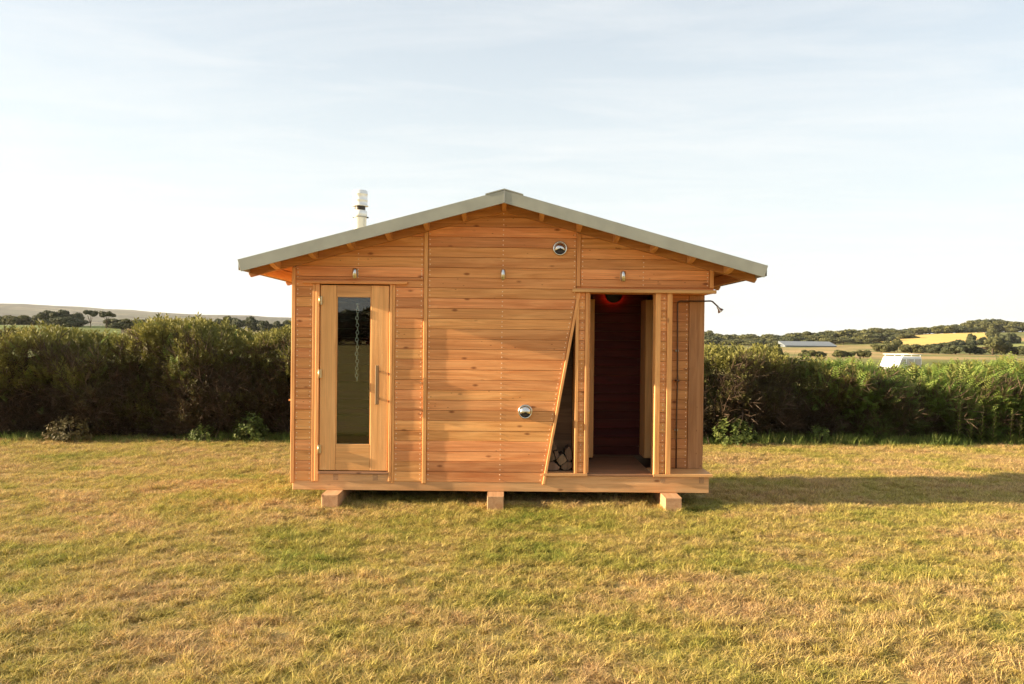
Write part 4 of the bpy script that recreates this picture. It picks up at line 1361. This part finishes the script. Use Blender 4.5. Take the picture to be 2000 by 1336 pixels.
MB().prism([(-1.7195, 2.128), (-1.3685, 2.128), (-1.3685, 2.250), (-1.7195, 2.250)], -.0165, .030, .003).build('rail', M_doorx, door)
MB().prism([(-1.7195, .352), (-1.3685, .352), (-1.3685, .622), (-1.7195, .622)], -.0165, .030, .003).build('rail', M_doorx, door)
MB().box(-1.7192, -1.3688, .004, .010, .6225, 2.1275).build('glass_pane', M_glass, door)
for (a0, a1, b0, b1) in ((-1.7195, -1.712, .6225, 2.1275), (-1.376, -1.3685, .6225, 2.1275)):
    MB().box(a0, a1, -.012, .003, b0, b1).build('glazing_bead', M_door, door)
for z in (2.090, 1.342, .570):
    hg = MB().tube([(-1.888, -.042, z - .045), (-1.888, -.042, z + .045)], .0085, 10)
    hg.box(-1.888, -1.862, -.040, -.018, z - .042, z + .042)
    hg.build('hinge', M_brass, door)
hd = MB().box(-1.310, -1.274, -.072, -.058, 1.035, 1.435, .004)
hd.box(-1.300, -1.282, -.060, -.017, 1.085, 1.105)
hd.box(-1.300, -1.282, -.060, -.017, 1.365, 1.385)
hd.build('handle', wood('handle_timber', (0.22, 0.13, 0.06), (0.34, 0.22, 0.11), 'z', 0.1, 0.05), door)

# screw on nail heads
tag(nails.build('nail_heads', M_nail, cab), kind='stuff')

# ------------------------------------------------------------------ chain hanging behind the door glass
ch = MB()
z = 2.045
i = 0
while z > 1.27:
    L_, W_, r_ = .036, .014, .0042
    pts = []
    for k in range(13):
        a_ = 2 * math.pi * k / 12
        u, w2 = math.cos(a_) * W_, math.sin(a_) * L_ * .62
        c_, s_ = (math.cos(R(25)), math.sin(R(25))) if i % 2 else (math.cos(R(115)), math.sin(R(115)))
        s2 = .004 * math.sin(i * 1.3)
        pts.append((-1.518 + u * c_ + s2, .042 + u * s_, z - L_ * .5 + w2))
    ch.tube(pts, r_, 6, cap=False)
    z -= .037; i += 1
ch.lathe([(.0, 0), (.012, .004), (.012, .016), (.0, .02)], 10, 'z', (-1.518, .042, 2.052))
tag(ch.build('hanging_chain', M_steel), 'steel link chain hanging behind the glass of the door', 'chain')
bpy.data.objects['hanging_chain'].data.materials[0] = plain('chain_zinc', (0.72, 0.70, 0.66), 0.5, 0.3)


# ------------------------------------------------------------------ split logs in the log store
def log(poly, y0, y1, label, mat=M_logend, tilt=0.0):
    cx_ = sum(p_[0] for p_ in poly) / len(poly); cz_ = min(p_[1] for p_ in poly)
    loc = [(p_[0] - cx_, p_[1] - cz_) for p_ in poly]
    n_ = len(loc)
    # round the bark edge a little by subdividing and jittering the outline
    out_ = []
    for i_ in range(n_):
        p_, q_ = Vector(loc[i_]), Vector(loc[(i_ + 1) % n_])
        out_.append(tuple(p_))
        mid_ = (p_ + q_) / 2 + Vector((random.uniform(-.003, .003), random.uniform(-.003, .003)))
        out_.append(tuple(mid_))
    root = empty('split_log', (cx_, y0, cz_), label, 'log', 'split logs in the log store')
    b = MB(); ins_ = inset(out_, .004); m_ = len(out_)
    # end face slightly uneven
    b.add([(p_[0], random.uniform(-.004, .002), p_[1]) for p_ in ins_] + [(p_[0], .005, p_[1]) for p_ in out_], [tuple(range(m_))] + [(k, k + m_, (k + 1) % m_ + m_, (k + 1) % m_) for k in range(m_)])
    b.build('sawn_end', mat, root)
    s_ = MB(); s_.add([(p_[0], .005, p_[1]) for p_ in out_] + [(p_[0] * .97 + tilt, y1 - y0, p_[1] * .97) for p_ in out_], [(k, k + m_, (k + 1) % m_ + m_, (k + 1) % m_) for k in range(m_)] + [tuple(range(2 * m_ - 1, m_ - 1, -1))])
    s_.build('bark', M_bark, root)


S = 1 / 188.0


def lp(pts_):                       # photo pixels of the log ends, in metres on the store's front plane
    return [((px - 985 + 2) * S, 1.755 + (655 + 1.2 - py) * S) for px, py in pts_][::-1]


def ccw(pts_):
    a_ = sum(pts_[i][0] * pts_[(i + 1) % len(pts_)][1] - pts_[(i + 1) % len(pts_)][0] * pts_[i][1] for i in range(len(pts_)))
    return pts_ if a_ > 0 else pts_[::-1]


for pts_, y0_, lb in [
    ([(1062, 921), (1063, 908), (1071, 903), (1080, 902), (1088, 907), (1095, 913), (1092, 918), (1087, 921)], .085, 'wide split log at the bottom left of the log pile'),
    ([(1066, 901), (1070, 886), (1078, 881), (1083, 890), (1085, 899), (1078, 902)], .080, 'split log in the middle left, resting on the wide bottom log'),
    ([(1081, 881), (1089, 881), (1093, 893), (1093, 905), (1088, 902), (1085, 894)], .120, 'narrow dark log wedged in the middle of the pile'),
    ([(1066, 885), (1068, 870), (1073, 865), (1082, 872), (1088, 878), (1078, 882)], .095, 'wedge shaped log near the top left of the pile'),
    ([(1073, 861), (1079, 859), (1084, 865), (1089, 876), (1088, 879), (1080, 872)], .100, 'thin pale slab leaning on top of the log pile'),
    ([(1088, 900), (1093, 891), (1100, 887), (1108, 898), (1107, 902), (1097, 909), (1094, 909)], .085, 'angular split log right of centre in the pile'),
    ([(1103, 886), (1106, 877), (1112, 873), (1117, 881), (1118, 898), (1112, 902), (1106, 895)], .110, 'upright split log at the upper right of the pile'),
    ([(1097, 910), (1104, 904), (1112, 902), (1118, 905), (1118, 914), (1112, 918), (1103, 919), (1097, 916)], .090, 'rounded small log at the bottom right of the pile'),
]:
    P_ = ccw([((px - 985 + 2.2) / (1520 / (8 + y0_)), 1.755 + (655 + (px - 1000) * ROLL - py) / (1520 / (8 + y0_))) for px, py in pts_])
    P_ = [(min(x_, .727), max(z_, .353)) for x_, z_ in P_]
    log(P_, y0_, .33, lb)

# ------------------------------------------------------------------ lawn: tufts set out by geometry nodes
m, nt, out = mat_new('grass_blades')
at = N(nt, 'ShaderNodeAttribute', attribute_name='rnd').outputs['Fac']
gc = lawn_color(nt, at)
at2 = N(nt, 'ShaderNodeAttribute', attribute_name='rnd2').outputs['Fac']
vv2 = N(nt, 'ShaderNodeMapRange', {'Value': at2, 'To Min': 0.42, 'To Max': 1.25}).outputs[0]
gc = N(nt, 'ShaderNodeHueSaturation', {'Value': vv2, 'Color': gc}).outputs[0]
p = N(nt, 'ShaderNodeBsdfPrincipled', {'Base Color': gc, 'Roughness': 0.6})
p.inputs['Specular IOR Level'].default_value = 0.2
t = N(nt, 'ShaderNodeBsdfTranslucent', {'Color': gc})
mx = N(nt, 'ShaderNodeMixShader', {0: 0.3, 1: p.outputs[0], 2: t.outputs[0]})
nt.links.new(mx.outputs[0], out.inputs[0])
M_grass = m

pc = bpy.data.collections.new('grass_tuft_kinds')     # not linked to the scene: only a source for the lawn
for s in range(8):
    r_ = np.random.default_rng(100 + s)
    nb = 4200
    # blades gather in small tufts
    nt_ = 90
    tc_ = r_.uniform(-.30, .30, (nt_, 2))
    wh = r_.integers(0, nt_, nb)
    loose = r_.uniform(0, 1, nb) < .36
    base = tc_[wh] + r_.normal(0, .016, (nb, 2))
    base[loose] = r_.uniform(-.31, .31, (loose.sum(), 2))
    th = r_.uniform(.35, 1.7, nt_)[wh]; th[loose] = r_.uniform(.5, .9, loose.sum())
    h = r_.uniform(.016, .044, nb) * th
    a = r_.uniform(0, 2 * np.pi, nb)
    lean = r_.uniform(.3, 1.7, nb)
    flat = r_.uniform(0, 1, nb) < .10                     # mown clippings lying flat
    h[flat] = r_.uniform(.006, .014, flat.sum()); lean[flat] = r_.uniform(3, 7, flat.sum())
    dirx, diry = np.cos(a), np.sin(a)
    w_ = r_.uniform(.0013, .0027, nb)
    sa = a + r_.uniform(.6, 2.5, nb)
    sx_, sy_ = np.cos(sa) * w_, np.sin(sa) * w_
    z0_ = np.where(flat, r_.uniform(.008, .026, nb), -.006)
    b3 = np.stack([base[:, 0], base[:, 1], z0_], 1)
    mid_ = b3 + np.stack([dirx * h * lean * .35, diry * h * lean * .35, h * .62 - (z0_ * 0)], 1)
    tip = b3 + np.stack([dirx * h * lean, diry * h * lean, h], 1)
    sv = np.stack([sx_, sy_, np.zeros(nb)], 1)
    V = np.stack([b3 - sv, b3 + sv, mid_ + sv * .85, mid_ - sv * .85, tip], 1).reshape(-1, 3)
    V2 = np.stack([b3 - sv, b3 + sv, mid_ + sv * .85, mid_ - sv * .85, mid_ - sv * .85, mid_ + sv * .85, tip + sv * .15, tip - sv * .15], 1).reshape(-1, 3)
    F = np.arange(len(V2)).reshape(-1, 4)
    tuft_r = r_.uniform(0, 1, nt_)[wh]
    rn = np.clip(.5 * r_.uniform(0, 1, nb) + .5 * tuft_r, 0, 1)
    rn[flat] = 0.02
    o = quads_mesh('grass_tuft', V2, F, np.repeat(rn, 8), M_grass)
    a2 = o.data.attributes.new('rnd2', 'FLOAT', 'POINT')
    a2.data.foreach_set('value', np.repeat(r_.uniform(0, 1, nb), 8).astype(np.float32))
    COL.objects.unlink(o)
    pc.objects.link(o)

pts = []
sp_ = .40
yy = -5.4
while yy < 5.0:
    lim = .72 * (yy + 8) + 1.6
    xx = -lim
    while xx < lim:
        x_, y_ = xx + random.uniform(-.1, .1), yy + random.uniform(-.1, .1)
        if y_ < hedge_base(x_) + .05 and not (-2.0 < x_ < 2.0 and .35 < y_ < 1.3):
            pts.append((x_, y_, small(x_, y_)))
        xx += sp_
    yy += sp_
me = bpy.data.meshes.new('grass')
me.from_pydata(pts, [], [])
sc_ = me.attributes.new('tuft_scale', 'FLOAT', 'POINT')
sc_.data.foreach_set('value', np.array([1.0 + .55 * mn.noise(Vector((p_[0] * 1.1, p_[1] * 1.3, 9))) + .08 * max(0, -p_[1] - 2.0) / 2 + (.1 if abs(p_[0]) < 2.4 and -.7 < p_[1] < .3 else 0) for p_ in pts], np.float32))
grass = bpy.data.objects.new('grass', me)
COL.objects.link(grass)
tag(grass, 'short mown lawn of straw coloured and green grass', 'grass', kind='stuff')
ng_ = bpy.data.node_groups.new('lawn', 'GeometryNodeTree')
ng_.interface.new_socket('Geometry', in_out='INPUT', socket_type='NodeSocketGeometry')
ng_.interface.new_socket('Geometry', in_out='OUTPUT', socket_type='NodeSocketGeometry')
gi = ng_.nodes.new('NodeGroupInput'); go = ng_.nodes.new('NodeGroupOutput')
ci = ng_.nodes.new('GeometryNodeCollectionInfo')
ci.inputs['Collection'].default_value = pc
ci.inputs['Separate Children'].default_value = True
ci.inputs['Reset Children'].default_value = True
ip = ng_.nodes.new('GeometryNodeInstanceOnPoints')
ip.inputs['Pick Instance'].default_value = True
m2p = ng_.nodes.new('GeometryNodeMeshToPoints')
ri = ng_.nodes.new('FunctionNodeRandomValue'); ri.data_type = 'INT'
ri.inputs[4].default_value = 0; ri.inputs[5].default_value = 7
rr_ = ng_.nodes.new('FunctionNodeRandomValue'); rr_.data_type = 'FLOAT'
rr_.inputs[2].default_value = 0; rr_.inputs[3].default_value = 6.283
cx2 = ng_.nodes.new('ShaderNodeCombineXYZ')
na = ng_.nodes.new('GeometryNodeInputNamedAttribute'); na.data_type = 'FLOAT'; na.inputs['Name'].default_value = 'tuft_scale'
cs = ng_.nodes.new('ShaderNodeCombineXYZ')
cs.inputs[0].default_value = 1.0; cs.inputs[1].default_value = 1.0
lk = ng_.links.new
lk(gi.outputs[0], m2p.inputs[0]); lk(m2p.outputs[0], ip.inputs['Points'])
lk(ci.outputs[0], ip.inputs['Instance'])
lk(ri.outputs[2], ip.inputs['Instance Index'])
lk(rr_.outputs[1], cx2.inputs[2]); lk(cx2.outputs[0], ip.inputs['Rotation'])
lk(na.outputs[0], cs.inputs[2]); lk(cs.outputs[0], ip.inputs['Scale'])
lk(ip.outputs[0], go.inputs[0])
md = grass.modifiers.new('lawn', 'NODES')
md.node_group = ng_

# ------------------------------------------------------------------ haze
m, nt, out = mat_new('haze_air')
pv = N(nt, 'ShaderNodeVolumePrincipled', {'Color': (0.93, 0.93, 0.92, 1), 'Density': 0.0001, 'Anisotropy': 0.2})
nt.links.new(pv.outputs[0], out.inputs['Volume'])
M_haze = m
USE_HAZE = True
if USE_HAZE:
    tag(MB().box(-4300, 4300, -4300, 4300, -3.5, 104).build('haze', M_haze), 'pale evening haze over the distant hills', 'haze', kind='stuff')
